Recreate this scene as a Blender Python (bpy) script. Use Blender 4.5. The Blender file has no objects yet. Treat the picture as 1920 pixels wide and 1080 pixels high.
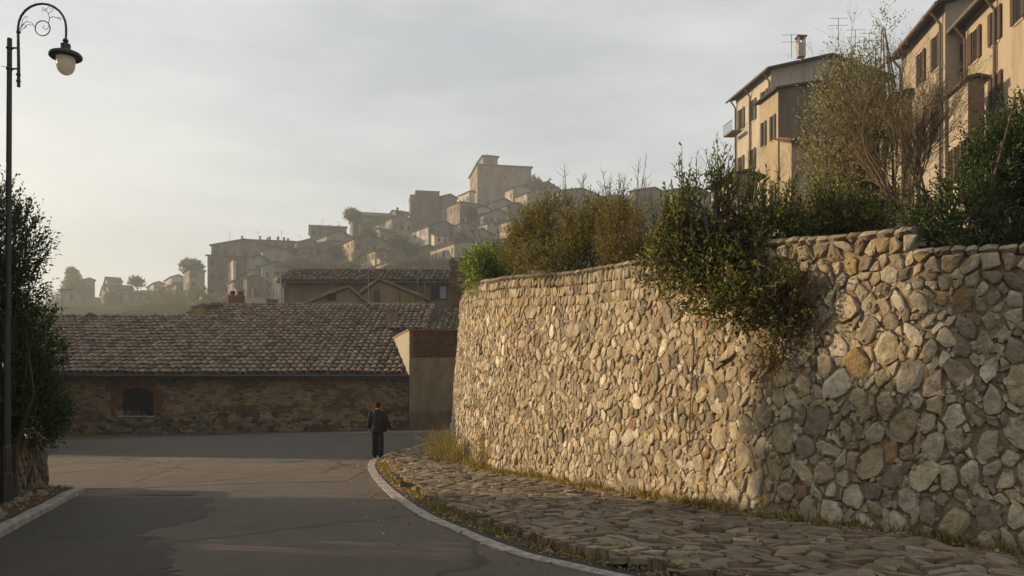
import bpy, math, random
import numpy as np
from mathutils import Vector
R = math.radians
rnd = random.Random(7)
rng = np.random.default_rng(11)
scene = bpy.context.scene
COL = scene.collection

# ---------------------------------------------------------------- camera, sky, sun, exposure
FP, HY, HC = 1600.0, 756.0, 1.7          # focal length in px of a 1920 frame, horizon row, eye height
cam_d = bpy.data.cameras.new("camera")
cam_d.sensor_width = 36.0
cam_d.lens = FP / 1920 * 36.0
cam_d.shift_y = (HY - 540) / 1920
cam_d.clip_start = 0.1
cam_d.clip_end = 5000
cam = bpy.data.objects.new("camera", cam_d)
COL.objects.link(cam)
cam.location = (0, 0, HC)
cam.rotation_euler = (R(90), 0, 0)
scene.camera = cam

SUN_A, SUN_E = 13.0, 14.0                # degrees beyond the picture plane on the left, elevation
sd = Vector((-math.cos(R(SUN_A)) * math.cos(R(SUN_E)), math.sin(R(SUN_A)) * math.cos(R(SUN_E)), math.sin(R(SUN_E))))
world = bpy.data.worlds.new("World")
scene.world = world
world.use_nodes = True
wn, wl_ = world.node_tree.nodes, world.node_tree.links
wn.clear()
wo = wn.new("ShaderNodeOutputWorld")
wb = wn.new("ShaderNodeBackground")
sky = wn.new("ShaderNodeTexSky")
sky.sky_type = 'NISHITA'
sky.sun_disc = False
sky.sun_elevation = R(SUN_E)
sky.sun_rotation = R(-90 + SUN_A)
sky.air_density = 1.0
sky.dust_density = 4.0
sky.ozone_density = 1.5
tc = wn.new("ShaderNodeTexCoord")
mp = wn.new("ShaderNodeMapping"); mp.inputs['Scale'].default_value = (1.5, 1.5, 6.0)
nz = wn.new("ShaderNodeTexNoise"); nz.inputs['Scale'].default_value = 1.6; nz.inputs['Detail'].default_value = 7; nz.inputs['Roughness'].default_value = .55
rp = wn.new("ShaderNodeMapRange"); rp.inputs['From Min'].default_value = .35; rp.inputs['From Max'].default_value = .75
rp.inputs['To Min'].default_value = .35; rp.inputs['To Max'].default_value = .75
mx = wn.new("ShaderNodeMix"); mx.data_type = 'RGBA'
mx.inputs['B'].default_value = (7.3, 7.25, 6.75, 1)      # thin high veil of cloud
wl_.new(tc.outputs['Generated'], mp.inputs['Vector']); wl_.new(mp.outputs[0], nz.inputs['Vector'])
wl_.new(nz.outputs['Fac'], rp.inputs['Value']); wl_.new(rp.outputs[0], mx.inputs['Factor'])
wl_.new(sky.outputs[0], mx.inputs['A']); wl_.new(mx.outputs['Result'], wb.inputs['Color'])
wb.inputs['Strength'].default_value = 0.094
wl_.new(wb.outputs[0], wo.inputs['Surface'])
sun_d = bpy.data.lights.new("sun", 'SUN')
sun_d.energy = 5.0
sun_d.angle = R(0.6)
sun_d.color = (1.0, .75, .45)
sun = bpy.data.objects.new("sun", sun_d)
COL.objects.link(sun)
sun.rotation_euler = sd.to_track_quat('Z', 'Y').to_euler()
scene.view_settings.view_transform = 'Standard'
scene.view_settings.look = 'None'
scene.view_settings.exposure = 0.80
scene.view_settings.gamma = 1
scene.view_settings.use_curve_mapping = False
scene.render.engine = 'CYCLES'
cy = scene.cycles
cy.max_bounces = 5; cy.diffuse_bounces = 3; cy.glossy_bounces = 2; cy.transmission_bounces = 3
cy.volume_bounces = 1; cy.transparent_max_bounces = 6
cy.use_denoising = True
HAZE_DENSITY = 0.0010

# ---------------------------------------------------------------- helpers
def at(px, py, Y):
    return ((px - 960) / FP * Y, Y, HC + (HY - py) / FP * Y)
def gp(px, py, z=0.0):                   # point of the ground plane z seen at px, py
    Y = (HC - z) * FP / (py - HY)
    return ((px - 960) / FP * Y, Y)
WL = {}
def wloc(o):
    return WL.get(o.name, (0, 0, 0)) if o else (0, 0, 0)
def thing(name, loc, label, cat, group=None):
    o = bpy.data.objects.new(name, None)
    COL.objects.link(o); o.location = loc; WL[o.name] = tuple(loc)
    o.empty_display_size = .2
    o['label'] = label; o['category'] = cat
    if group: o['group'] = group
    return o
def struct(o):
    o['kind'] = 'structure'; return o
def stuff(o):
    o['kind'] = 'stuff'; return o
def mesh_from(name, V, faces, cols, material, smooth=False):
    me = bpy.data.meshes.new(name)
    V = np.asarray(V, dtype=np.float32)
    if isinstance(faces, np.ndarray):
        n, k = faces.shape
        me.vertices.add(len(V)); me.vertices.foreach_set('co', V.ravel())
        me.loops.add(n * k); me.loops.foreach_set('vertex_index', faces.astype(np.int32).ravel())
        me.polygons.add(n)
        me.polygons.foreach_set('loop_start', np.arange(0, n * k, k, dtype=np.int32))
        me.update(calc_edges=True)
    else:
        me.from_pydata([tuple(map(float, v)) for v in V], [], faces)
    if cols is not None and len(cols):
        a = me.attributes.new('col', 'FLOAT_COLOR', 'FACE')
        c = np.ones((len(me.polygons), 4), dtype=np.float32)
        c[:, :3] = np.asarray(cols, dtype=np.float32)[:, :3]
        a.data.foreach_set('color', c.ravel())
    if smooth:
        me.polygons.foreach_set('use_smooth', np.ones(len(me.polygons), dtype=bool))
    me.materials.append(material)
    return me
def place(name, me, parent=None, loc=(0, 0, 0)):
    o = bpy.data.objects.new(name, me)
    COL.objects.link(o)
    p = wloc(parent)
    o.location = (loc[0] - p[0], loc[1] - p[1], loc[2] - p[2])
    if parent: o.parent = parent
    WL[o.name] = tuple(loc)
    return o
WHITE = (1, 1, 1)
class MB:
    def __init__(s): s.v = []; s.f = []; s.c = []
    def add(s, vs, fs, col=WHITE):
        b = len(s.v); s.v += [tuple(v) for v in vs]
        for f in fs:
            s.f.append(tuple(i + b for i in f)); s.c.append(col)
        return s
    def obox(s, o, a, b, c, col=WHITE):
        o, a, b, c = map(Vector, (o, a, b, c))
        if a.cross(b).dot(c) < 0: a, b = b, a
        vs = [o, o + a, o + a + b, o + b, o + c, o + a + c, o + a + b + c, o + b + c]
        return s.add(vs, [(0, 3, 2, 1), (4, 5, 6, 7), (0, 1, 5, 4), (1, 2, 6, 5), (2, 3, 7, 6), (3, 0, 4, 7)], col)
    def box(s, c, d, col=WHITE):
        return s.obox((c[0] - d[0] / 2, c[1] - d[1] / 2, c[2] - d[2] / 2), (d[0], 0, 0), (0, d[1], 0), (0, 0, d[2]), col)
    def prism(s, pts, ext, col=WHITE):      # planar polygon pts swept by ext
        n = len(pts); e = Vector(ext)
        vs = [Vector(p) for p in pts] + [Vector(p) + e for p in pts]
        return s.add(vs, [tuple(range(n))[::-1], tuple(range(n, 2 * n))] + [(i, (i + 1) % n, n + (i + 1) % n, n + i) for i in range(n)], col)
    def tube(s, pts, rads, n=6, col=WHITE, cap=True):
        pts = [Vector(p) for p in pts]
        if not hasattr(rads, '__len__'): rads = [rads] * len(pts)
        b = len(s.v)
        up = Vector((0, 0, 1)); prev = None
        for i, p in enumerate(pts):
            d = (pts[min(i + 1, len(pts) - 1)] - pts[max(i - 1, 0)])
            if d.length < 1e-9: d = Vector((0, 0, 1))
            d.normalize()
            if prev is None:
                x = d.cross(up if abs(d.z) < .9 else Vector((1, 0, 0))).normalized()
            else:
                x = (prev - d * prev.dot(d))
                x = x.normalized() if x.length > 1e-6 else d.orthogonal().normalized()
            prev = x; y = d.cross(x)
            for k in range(n):
                t = 2 * math.pi * k / n
                s.v.append(tuple(p + (x * math.cos(t) + y * math.sin(t)) * rads[i]))
        for i in range(len(pts) - 1):
            for k in range(n):
                k2 = (k + 1) % n
                s.f.append((b + i * n + k, b + i * n + k2, b + (i + 1) * n + k2, b + (i + 1) * n + k)); s.c.append(col)
        if cap:
            s.f.append(tuple(b + k for k in range(n))[::-1]); s.c.append(col)
            e = b + (len(pts) - 1) * n
            s.f.append(tuple(e + k for k in range(n))); s.c.append(col)
        return s
    def lathe(s, c, prof, n=16, col=WHITE):
        b = len(s.v)
        for r, z in prof:
            for k in range(n):
                t = 2 * math.pi * k / n
                s.v.append((c[0] + r * math.cos(t), c[1] + r * math.sin(t), c[2] + z))
        for i in range(len(prof) - 1):
            for k in range(n):
                k2 = (k + 1) % n
                s.f.append((b + i * n + k, b + i * n + k2, b + (i + 1) * n + k2, b + (i + 1) * n + k)); s.c.append(col)
        return s
    def build(s, name, material, parent=None, org=None, smooth=False):
        if not s.v: return None
        V = np.array(s.v, dtype=np.float64)
        if org is None: org = wloc(parent) if parent else (0, 0, 0)
        me = mesh_from(name, V - np.array(org), s.f, s.c, material, smooth)
        return place(name, me, parent, org)

# ---------------------------------------------------------------- materials
def nt(name):
    m = bpy.data.materials.new(name); m.use_nodes = True
    t = m.node_tree; b = t.nodes['Principled BSDF']
    return m, t, b
def N(t, k, **kw):
    n = t.nodes.new(k)
    for a, v in kw.items():
        if hasattr(n, a): setattr(n, a, v)
        else: n.inputs[a.replace('_', ' ')].default_value = v
    return n
def mixc(t, fac, a, b, blend='MIX'):
    m = t.nodes.new('ShaderNodeMix'); m.data_type = 'RGBA'; m.blend_type = blend
    for k, v in (('Factor', fac), ('A', a), ('B', b)):
        if isinstance(v, (int, float)): m.inputs[k].default_value = v
        elif isinstance(v, tuple): m.inputs[k].default_value = (*v[:3], 1)
        else: t.links.new(v, m.inputs[k])
    return m.outputs['Result']
def noise(t, scale, detail=5, rough=.6, vec=None):
    n = N(t, 'ShaderNodeTexNoise'); n.inputs['Scale'].default_value = scale
    n.inputs['Detail'].default_value = detail; n.inputs['Roughness'].default_value = rough
    if vec is not None: t.links.new(vec, n.inputs['Vector'])
    return n.outputs['Fac']
def rampf(t, v, lo, hi, a=0., b=1.):
    n = N(t, 'ShaderNodeMapRange')
    n.inputs['From Min'].default_value = lo; n.inputs['From Max'].default_value = hi
    n.inputs['To Min'].default_value = a; n.inputs['To Max'].default_value = b
    t.links.new(v, n.inputs['Value']); return n.outputs[0]
def posn(t, scale=(1, 1, 1)):
    g = N(t, 'ShaderNodeNewGeometry'); m = N(t, 'ShaderNodeMapping'); m.inputs['Scale'].default_value = scale
    t.links.new(g.outputs['Position'], m.inputs['Vector']); return m.outputs[0]
def bumpit(t, b, h, strength, dist):
    n = N(t, 'ShaderNodeBump'); n.inputs['Strength'].default_value = strength; n.inputs['Distance'].default_value = dist
    t.links.new(h, n.inputs['Height']); t.links.new(n.outputs[0], b.inputs['Normal'])
def attr(t):
    n = N(t, 'ShaderNodeAttribute'); n.attribute_name = 'col'; return n.outputs['Color']
def mat(name, color=None, dark=None, scale=6., lo=.35, hi=.7, rough=.88, bscale=25., bump=.5, bdist=.02, spec=.25, stain=None, sscale=1.2, squash=(1, 1, 1), metal=0):
    m, t, b = nt(name)
    p = posn(t, squash)
    base = attr(t) if color is None else color
    if color is None:
        d = mixc(t, 1.0, base, dark or (.55, .52, .5), 'MULTIPLY')
    else: d = dark or tuple(x * .6 for x in color)
    c = mixc(t, rampf(t, noise(t, scale, 6, .65, p), lo, hi), d, base)
    if stain:
        c = mixc(t, rampf(t, noise(t, sscale, 6, .7, p), .5, .68, 0, .75), c, stain)
    t.links.new(c, b.inputs['Base Color'])
    b.inputs['Roughness'].default_value = rough; b.inputs['Specular IOR Level'].default_value = spec
    b.inputs['Metallic'].default_value = metal
    if bump: bumpit(t, b, noise(t, bscale, 6, .7, p), bump, bdist)
    return m
M = {}
M['stone'] = mat('rubble stone', None, (.55, .50, .44), 11, .3, .65, .92, 22, 1.0, .035, .1, stain=(.24, .18, .10), sscale=1.7)
M['mortar'] = mat('lime mortar', (.33, .26, .165), (.15, .11, .068), 5, .3, .7, .95, 22, 1, .03, .1)
M['cobble'] = mat('paving stone', None, (.6, .57, .54), 7, .3, .65, .85, 30, .8, .012, .3)
M['dirt'] = mat('dirt', (.11, .085, .055), (.05, .038, .024), 5, .3, .7, .98, 30, .8, .03, .1)
M['soil'] = mat('terrace soil', (.07, .065, .03), (.03, .03, .015), 1, .3, .7, .98, 5, .6, .1, .1)
M['hill'] = mat('hillside scrub', (.075, .08, .038), (.035, .035, .02), .12, .35, .65, .98, .8, 1, .6, .1, stain=(.12, .10, .06), sscale=.05)
M['kerb'] = mat('pale kerb', (.36, .335, .29), (.17, .15, .13), 8, .35, .65, .9, 40, .4, .01, .2)
M['kerb_tar'] = mat('gutter asphalt', (.05, .046, .04), (.035, .03, .026), 12, .3, .7, .9, 60, .5, .008)
M['tile'] = mat('clay roof tile', None, (.55, .55, .55), 5, .3, .65, .9, 26, .6, .02, .15, stain=(.17, .15, .125), sscale=.9)
M['stained'] = mat('rain stained plaster', None, (.45, .40, .34), 1.3, .3, .7, .93, 10, .4, .02, .15, stain=(.10, .08, .055), sscale=.8, squash=(1.1, 1, .35))
M['plaster'] = mat('old plaster', None, (.66, .62, .57), .9, .35, .65, .93, 10, .35, .02, .15, stain=(.16, .125, .085), sscale=.9, squash=(1, 1, .22))
M['farwall'] = mat('far plaster', None, (.48, .45, .42), .35, .35, .65, .95, 3, .3, .05, .1, squash=(1, 1, .4))
M['roof'] = mat('far tiled roof', None, (.55, .5, .48), .6, .35, .65, .95, 3.0, .8, .15, .1)
M['wood'] = mat('shutter wood', None, (.6, .6, .6), 4, .3, .7, .7, 20, .2, .01)
M['brick'] = mat('old brick', None, (.55, .5, .48), 5, .3, .7, .93, 25, .6, .02, .15)
M['iron'] = mat('dark iron', (.022, .020, .018), (.012, .011, .010), 15, .3, .7, .5, 40, .2, .004, .5)
M['bark'] = mat('bark', None, (.55, .55, .55), 15, .3, .7, .95, 40, .8, .01, .1)
M['cloth'] = mat('black cloth', None, (.7, .7, .7), 10, .3, .7, .85, 60, .4, .01, .2)
M['skin'] = mat('skin', (.42, .24, .16), (.34, .19, .12), 10, .3, .7, .6, 50, .1, .002, .4)
M['hair'] = mat('brown hair', (.04, .022, .012), (.025, .014, .008), 30, .3, .7, .9, 90, .6, .01, .1)
M['grassm'] = None
def glassy(name, col, rough=.15):
    m, t, b = nt(name); b.inputs['Base Color'].default_value = (*col, 1); b.inputs['Roughness'].default_value = rough
    b.inputs['Specular IOR Level'].default_value = .5; return m
M['pane'] = glassy('dark window pane', (.010, .010, .010), .6); M['pane'].node_tree.nodes['Principled BSDF'].inputs['Specular IOR Level'].default_value = .1
M['blueglass'] = glassy('sky lit pane', (.10, .12, .14), .08)
m, t, b = nt('lamp globe glass')
b.inputs['Base Color'].default_value = (.80, .78, .70, 1); b.inputs['Roughness'].default_value = .15
gt = N(t, 'ShaderNodeBsdfTranslucent'); gt.inputs['Color'].default_value = (.95, .92, .82, 1)
gm = N(t, 'ShaderNodeMixShader'); gm.inputs[0].default_value = .65
t.links.new(b.outputs[0], gm.inputs[1]); t.links.new(gt.outputs[0], gm.inputs[2]); t.links.new(gm.outputs[0], t.nodes['Material Output'].inputs['Surface'])
M['globe'] = m
def leafmat(name, tr=.35, rough=.45):
    m, t, b = nt(name)
    a = attr(t)
    b.inputs['Roughness'].default_value = rough; b.inputs['Specular IOR Level'].default_value = .35
    t.links.new(a, b.inputs['Base Color'])
    tl = N(t, 'ShaderNodeBsdfTranslucent')
    t.links.new(mixc(t, 1.0, a, (1.5, 1.45, .6), 'MULTIPLY'), tl.inputs['Color'])
    ms = N(t, 'ShaderNodeMixShader'); ms.inputs[0].default_value = tr
    t.links.new(b.outputs[0], ms.inputs[1]); t.links.new(tl.outputs[0], ms.inputs[2])
    t.links.new(ms.outputs[0], t.nodes['Material Output'].inputs['Surface'])
    return m
M['leaf'] = leafmat('leaf', .42)
M['dry'] = leafmat('dry grass', .35, .8)
# asphalt
def asphalt(name, c1, c2, crack=.0):
    m, t, b = nt(name)
    p = posn(t)
    c = mixc(t, rampf(t, noise(t, .35, 5, .6, p), .35, .65), c1, c2)
    c = mixc(t, rampf(t, noise(t, 3.5, 6, .7, p), .42, .72, 0, .5), c, tuple(x * .62 for x in c1))
    c = mixc(t, rampf(t, noise(t, 1.1, 8, .75, posn(t, (1.6, .45, 1))), .5, .62, 0, .45), c, tuple(x * 1.45 for x in c1))
    sp = noise(t, 42, 4, .8, p)
    c = mixc(t, rampf(t, sp, .56, .72, 0, .6), c, tuple(min(1, x * 2.4) for x in c1))
    if crack:
        v = N(t, 'ShaderNodeTexVoronoi'); v.feature = 'DISTANCE_TO_EDGE'; v.inputs['Scale'].default_value = .22
        pn = N(t, 'ShaderNodeTexNoise'); pn.inputs['Scale'].default_value = 1.1; pn.inputs['Detail'].default_value = 6
        t.links.new(p, pn.inputs['Vector'])
        va = N(t, 'ShaderNodeVectorMath'); va.operation = 'ADD'; t.links.new(p, va.inputs[0]); t.links.new(pn.outputs['Color'], va.inputs[1])
        t.links.new(va.outputs[0], v.inputs['Vector'])
        k = rampf(t, v.outputs['Distance'], .004, .022, crack, 0)
        c = mixc(t, k, c, (.018, .016, .014))
    t.links.new(c, b.inputs['Base Color'])
    b.inputs['Roughness'].default_value = .82; b.inputs['Specular IOR Level'].default_value = .3
    bumpit(t, b, noise(t, 120, 4, .7, p), .5, .006)
    return m
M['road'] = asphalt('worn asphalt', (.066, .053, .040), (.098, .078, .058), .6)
M['road_tan'] = asphalt('sunlit tan asphalt', (.10, .075, .05), (.07, .054, .037), .85)  # tan of the sunlit stretch painted into the asphalt colour
M['road_dark'] = asphalt('dark asphalt', (.042, .035, .027), (.052, .043, .034), .3)  # dark patches; also paints shade onto the far road
# barn wall: peeling plaster over brick courses
m, t, b = nt('plastered brick wall')
p = posn(t)
br = N(t, 'ShaderNodeTexBrick')
mm = N(t, 'ShaderNodeMapping'); mm.inputs['Rotation'].default_value = (R(90), 0, 0)
t.links.new(p, mm.inputs['Vector']); t.links.new(mm.outputs[0], br.inputs['Vector'])
br.inputs['Scale'].default_value = 1.0; br.inputs['Brick Width'].default_value = .30; br.inputs['Row Height'].default_value = .085
br.inputs['Mortar Size'].default_value = .014
br.inputs['Color1'].default_value = (.11, .062, .034, 1); br.inputs['Color2'].default_value = (.14, .092, .05, 1); br.inputs['Mortar'].default_value = (.06, .047, .03, 1)
pl = mixc(t, rampf(t, noise(t, 1.6, 6, .7, p), .35, .65), (.15, .108, .058), (.27, .195, .105))
msk = noise(t, .75, 8, .68, posn(t, (.6, 1, 1.6)))
c = mixc(t, rampf(t, msk, .53, .57), pl, br.outputs['Color'])
c = mixc(t, rampf(t, noise(t, 4, 6, .75, posn(t, (.5, 1, 1.8))), .52, .66, 0, .8), c, (.04, .028, .017))
t.links.new(c, b.inputs['Base Color']); b.inputs['Roughness'].default_value = .95; b.inputs['Specular IOR Level'].default_value = .1
bumpit(t, b, noise(t, 9, 8, .75, p), 1, .06)
M['barnwall'] = m

# ---------------------------------------------------------------- curves
def catmull(pts, step=.15):
    P = [np.array(p, float) for p in pts]
    P = [2 * P[0] - P[1]] + P + [2 * P[-1] - P[-2]]
    out = []
    for i in range(1, len(P) - 2):
        n = max(2, int(np.linalg.norm(P[i + 1][:2] - P[i][:2]) / step))
        for k in range(n):
            t = k / n
            out.append(.5 * ((2 * P[i]) + (-P[i - 1] + P[i + 1]) * t + (2 * P[i - 1] - 5 * P[i] + 4 * P[i + 1] - P[i + 2]) * t * t + (-P[i - 1] + 3 * P[i] - 3 * P[i + 1] + P[i + 2]) * t ** 3))
    out.append(P[-2]); return np.array(out)
def offset(c, d):                        # to the left of travel
    t = np.gradient(c, axis=0); t /= np.linalg.norm(t, axis=1)[:, None]
    n = np.stack([-t[:, 1], t[:, 0]], 1)
    return c + n * (d if np.ndim(d) == 0 else np.asarray(d)[:, None])
def arclen(c):
    return np.concatenate([[0], np.cumsum(np.linalg.norm(np.diff(c, axis=0), axis=1))])
class Path:
    def __init__(s, c): s.c = c; s.s = arclen(c); s.L = s.s[-1]; s.t = np.gradient(c, axis=0); s.t /= np.linalg.norm(s.t, axis=1)[:, None]
    def p(s, q): return np.stack([np.interp(q, s.s, s.c[:, 0]), np.interp(q, s.s, s.c[:, 1])], -1)
    def d(s, q):
        v = np.stack([np.interp(q, s.s, s.t[:, 0]), np.interp(q, s.s, s.t[:, 1])], -1)
        return v / np.linalg.norm(v, axis=-1, keepdims=True)
def smooth(x, a, b):
    t = np.clip((np.asarray(x, float) - a) / (b - a), 0, 1); return t * t * (3 - 2 * t)
def noise2(x, y, s=0):
    return (np.sin(x * 1.7 + s) * np.cos(y * 1.3 - s * 2) + .5 * np.sin(x * 3.9 + y * 2.1 + s) + .25 * np.sin(x * 9.1 - y * 7.3 + s * 3)) / 1.75
def road_z(x, y):
    return np.clip((np.asarray(x) + 14) / 8 * .17, -.3, .25) * smooth(y, 30, 48)

WALL = Path(catmull([(-2.7, 38), (-2.35, 33), (-1.85, 27.5), (-.8, 21.1), (.9, 17.4), (2.54, 14.0), (3.55, 12.2), (4.02, 11.55), (5.0, 10.4), (6.0, 9.65), (7.4, 8.7), (10, 7.0)], .1))
_sx = [-2.7, -1.85, -.8, .93, 2.6, 3.6, 4.05, 4.8, 4.92, 6.0, 10]
_zt = [5.6, 5.3, 4.69, 4.32, 4.08, 3.98, 3.9, 3.84, 3.55, 3.46, 3.2]
def wall_top(q):
    return np.interp(WALL.p(q)[..., 0], _sx, _zt)
def wall_pt(q, v, h=0.0):                # point of the wall face: arclength q, height v, h out of the face
    q = np.asarray(q, float); v = np.asarray(v, float)
    p = WALL.p(q); d = WALL.d(q)
    n = np.stack([-d[..., 1], d[..., 0]], -1)   # left of travel (travel goes towards the camera) = behind the wall
    out = -n
    bat = np.asarray(h) - .075 * v
    bulge = .05 * noise2(q * .7, v * .9) 
    return np.concatenate([p + out * (bat + bulge)[..., None], v[..., None]], -1)
# which side is the road? test and flip
_t = WALL.d(np.array(15.)); _n = np.array([-_t[1], _t[0]])
assert (-_n)[0] < 0, "wall normal"

# ---------------------------------------------------------------- power-diagram stones
def clip(poly, nx, ny, c):
    out = []
    k = len(poly)
    for i in range(k):
        a, b_ = poly[i], poly[(i + 1) % k]
        da = a[0] * nx + a[1] * ny - c; db = b_[0] * nx + b_[1] * ny - c
        if da <= 0: out.append(a)
        if (da < 0 < db) or (db < 0 < da):
            t = da / (da - db); out.append((a[0] + (b_[0] - a[0]) * t, a[1] + (b_[1] - a[1]) * t))
    return out
def poisson(cand, rad, tight=.92, seeds=None):
    """greedy variable-radius packing; cand Nx2 in visit order"""
    cell = .25; grid = {}; keep = []
    for i in range(len(cand)):
        x, y = cand[i]; r = rad[i]; gx, gy = int(x // cell), int(y // cell); ok = True
        k = 2 if r > .15 else 1
        for ax in range(gx - k - 1, gx + k + 2):
            for ay in range(gy - k - 1, gy + k + 2):
                for (u, w, rr) in grid.get((ax, ay), ()):
                    dd = (r + rr) * tight
                    if (u - x) ** 2 + (w - y) ** 2 < dd * dd: ok = False; break
                if not ok: break
            if not ok: break
        if ok:
            keep.append(i); grid.setdefault((gx, gy), []).append((x, y, r))
    return np.array(keep)
def cells(pts, rad, box):
    n = len(pts); out = []
    for s0 in range(0, n, 400):
        blk = pts[s0:s0 + 400]
        D = ((blk[:, None] - pts[None]) ** 2).sum(-1)
        k = min(22, n - 1)
        idx = np.argpartition(D, k, axis=1)[:, :k + 1]
        for j in range(len(blk)):
            i = s0 + j; x, y = pts[i]; r = rad[i] * 2.6
            poly = [(x - r, y - r), (x + r, y - r), (x + r, y + r), (x - r, y + r)]
            if box: poly = [(min(max(a, box[0]), box[1]), min(max(b_, box[2]), box[3])) for a, b_ in poly]
            for q in idx[j][np.argsort(D[j][idx[j]])]:
                if q == i: continue
                dx, dy = pts[q] - pts[i]; d2 = dx * dx + dy * dy
                if d2 < 1e-10: continue
                c = (dx * x + dy * y) + (d2 + (rad[i] ** 2 - rad[q] ** 2)) / 2
                poly = clip(poly, dx, dy, c)
                if len(poly) < 3: break
            out.append(poly if len(poly) >= 3 else None)
    return out
def outline(poly, gap, nmax=10):
    P = np.array(poly); c = P.mean(0)
    # drop very short edges, cut the corners once
    Q = []
    for i in range(len(P)):
        a, b_ = P[i], P[(i + 1) % len(P)]
        f = rnd.uniform(.06, .24)
        Q.append(a + (b_ - a) * f); Q.append(b_ + (a - b_) * f)
    Q = np.array(Q)
    if len(Q) > nmax:
        keep = np.linspace(0, len(Q), nmax, endpoint=False).astype(int); Q = Q[keep]
    d = Q - c; L = np.linalg.norm(d, axis=1, keepdims=True) + 1e-9
    if L.min() < gap * 1.3: return None
    Q = c + d * (L - gap) / L
    Q += rng.normal(0, 1, Q.shape) * L.mean() * .06
    return Q, c
def stone_rings(poly, gap, h, dome=.8, tilt=.12, nmax=10, rough=.12):
    r = outline(poly, gap, nmax)
    if r is None: return None
    Q, c = r; n = len(Q); size = np.sqrt(((Q - c) ** 2).sum(1)).mean()
    ta, tb = rnd.gauss(0, tilt), rnd.gauss(0, tilt)
    verts = []
    for sc, hh, nz_ in ((1.0, -.03, 0), (.955, h * .7, rough * .6), (.66, h, rough)):
        for i in range(n):
            p = c + (Q[i] - c) * sc * (1 + rnd.uniform(-1, 1) * nz_ * .3)
            e = (p - c)
            z = hh + ((ta * e[0] + tb * e[1]) if hh > 0 else 0) + rnd.uniform(-1, 1) * nz_ * h
            verts.append((p[0], p[1], z))
    verts.append((c[0], c[1], h * (1 + rnd.uniform(-.15, .15))))
    f = []
    for a in range(2):
        for i in range(n):
            j = (i + 1) % n
            f.append((a * n + i, a * n + j, (a + 1) * n + j, (a + 1) * n + i))
    k = 3 * n
    for i in range(n):
        f.append((2 * n + i, 2 * n + (i + 1) % n, k))
    return np.array(verts), f, c, size
def px_size(p, size):
    return size / max(p[1], .5)
def visible(p):
    if p[1] < 2: return False
    x = 960 + FP * p[0] / p[1]; y = HY - FP * (p[2] - HC) / p[1]
    return -10 < x < 1930 and -10 < y < 1090
def lay_stones(name, items, parent, material, limit=300, minpx=5, joined=None):
    """items: (world verts, faces, colour, size). Largest in the picture become parts, the rest one joined part."""
    sc = [(px_size(V.mean(0), sz) if visible(V.mean(0)) else 0) for V, f, c, sz in items]
    order = np.argsort(sc)[::-1]; big = set()
    for i in order[:limit]:
        if sc[i] * FP >= minpx: big.add(int(i))
    mb = MB()
    for i, (V, f, c, sz) in enumerate(items):
        if i in big:
            o = V.mean(0)
            place(name, mesh_from(name, V - o, f, [c] * len(f), material), parent, tuple(o))
        else: mb.add(V, f, c)
    if mb.v:
        o = mb.build(joined or name + 's', material, parent); o['kind'] = 'stuff'
STONE_C = [(.50, .43, .315), (.55, .48, .36), (.42, .36, .265), (.36, .315, .24), (.46, .39, .28), (.53, .47, .37), (.40, .335, .235), (.62, .56, .44)]
def stone_col():
    u = rnd.random()
    if u < .035: c = (.44, .33, .17)
    elif u < .045: c = (.34, .22, .12)
    elif u < .2: c = (.27, .24, .195)
    else: c = rnd.choice(STONE_C)
    k = rnd.uniform(.80, 1.16); return tuple(x * k for x in c)

# ---------------------------------------------------------------- ground, road
def grid_mesh(xs, ys, zf):
    X, Y = np.meshgrid(xs, ys); Z = zf(X, Y)
    V = np.stack([X, Y, Z], -1).reshape(-1, 3)
    nx, ny = len(xs), len(ys)
    i = np.arange(nx - 1)[None, :] + nx * np.arange(ny - 1)[:, None]
    F = np.stack([i, i + 1, i + nx + 1, i + nx], -1).reshape(-1, 4)
    return V, F
xs = np.concatenate([np.arange(-44, 3.01, .5), np.arange(4, 13, 1.)]); ys = np.concatenate([np.arange(-6, 6, 1.), np.arange(6, 30, .4), np.arange(30, 52, .6)])
V, F = grid_mesh(xs, ys, lambda x, y: road_z(x, y) + .012 * noise2(x * .5, y * .5))
struct(place('road', mesh_from('road', V, F, None, M['road'], True)))
def road_h(x, y): return float(road_z(x, y) + .012 * noise2(x * .5, y * .5))
def sheet(name, pts, mt, dz, n=14):
    """polygonal sheet draped on the road: rows between a left and a right edge polyline"""
    L, Rr = pts
    L = catmull(L, .25); Rr = catmull(Rr, .25)
    m_ = max(len(L), len(Rr)); u = np.linspace(0, 1, m_)
    def rs(c): s_ = arclen(c); s_ /= s_[-1]; return np.stack([np.interp(u, s_, c[:, 0]), np.interp(u, s_, c[:, 1])], 1)
    L, Rr = rs(L), rs(Rr)
    V = []; 
    for i in range(m_):
        for k in range(n + 1):
            p = L[i] + (Rr[i] - L[i]) * k / n
            V.append((p[0], p[1], road_h(p[0], p[1]) + dz))
    F = [(i * (n + 1) + k, i * (n + 1) + k + 1, (i + 1) * (n + 1) + k + 1, (i + 1) * (n + 1) + k) for i in range(m_ - 1) for k in range(n)]
    return struct(place(name, mesh_from(name, V, F, None, mt, True)))
def jag(pts, amp, n=6, s=0):
    out = []
    r_ = random.Random(s)
    for a, b_ in zip(pts[:-1], pts[1:]):
        for k in range(n):
            t = k / n; out.append((a[0] + (b_[0] - a[0]) * t + r_.uniform(-amp, amp), a[1] + (b_[1] - a[1]) * t + r_.uniform(-amp, amp) * .6))
    out.append(pts[-1]); return out
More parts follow.
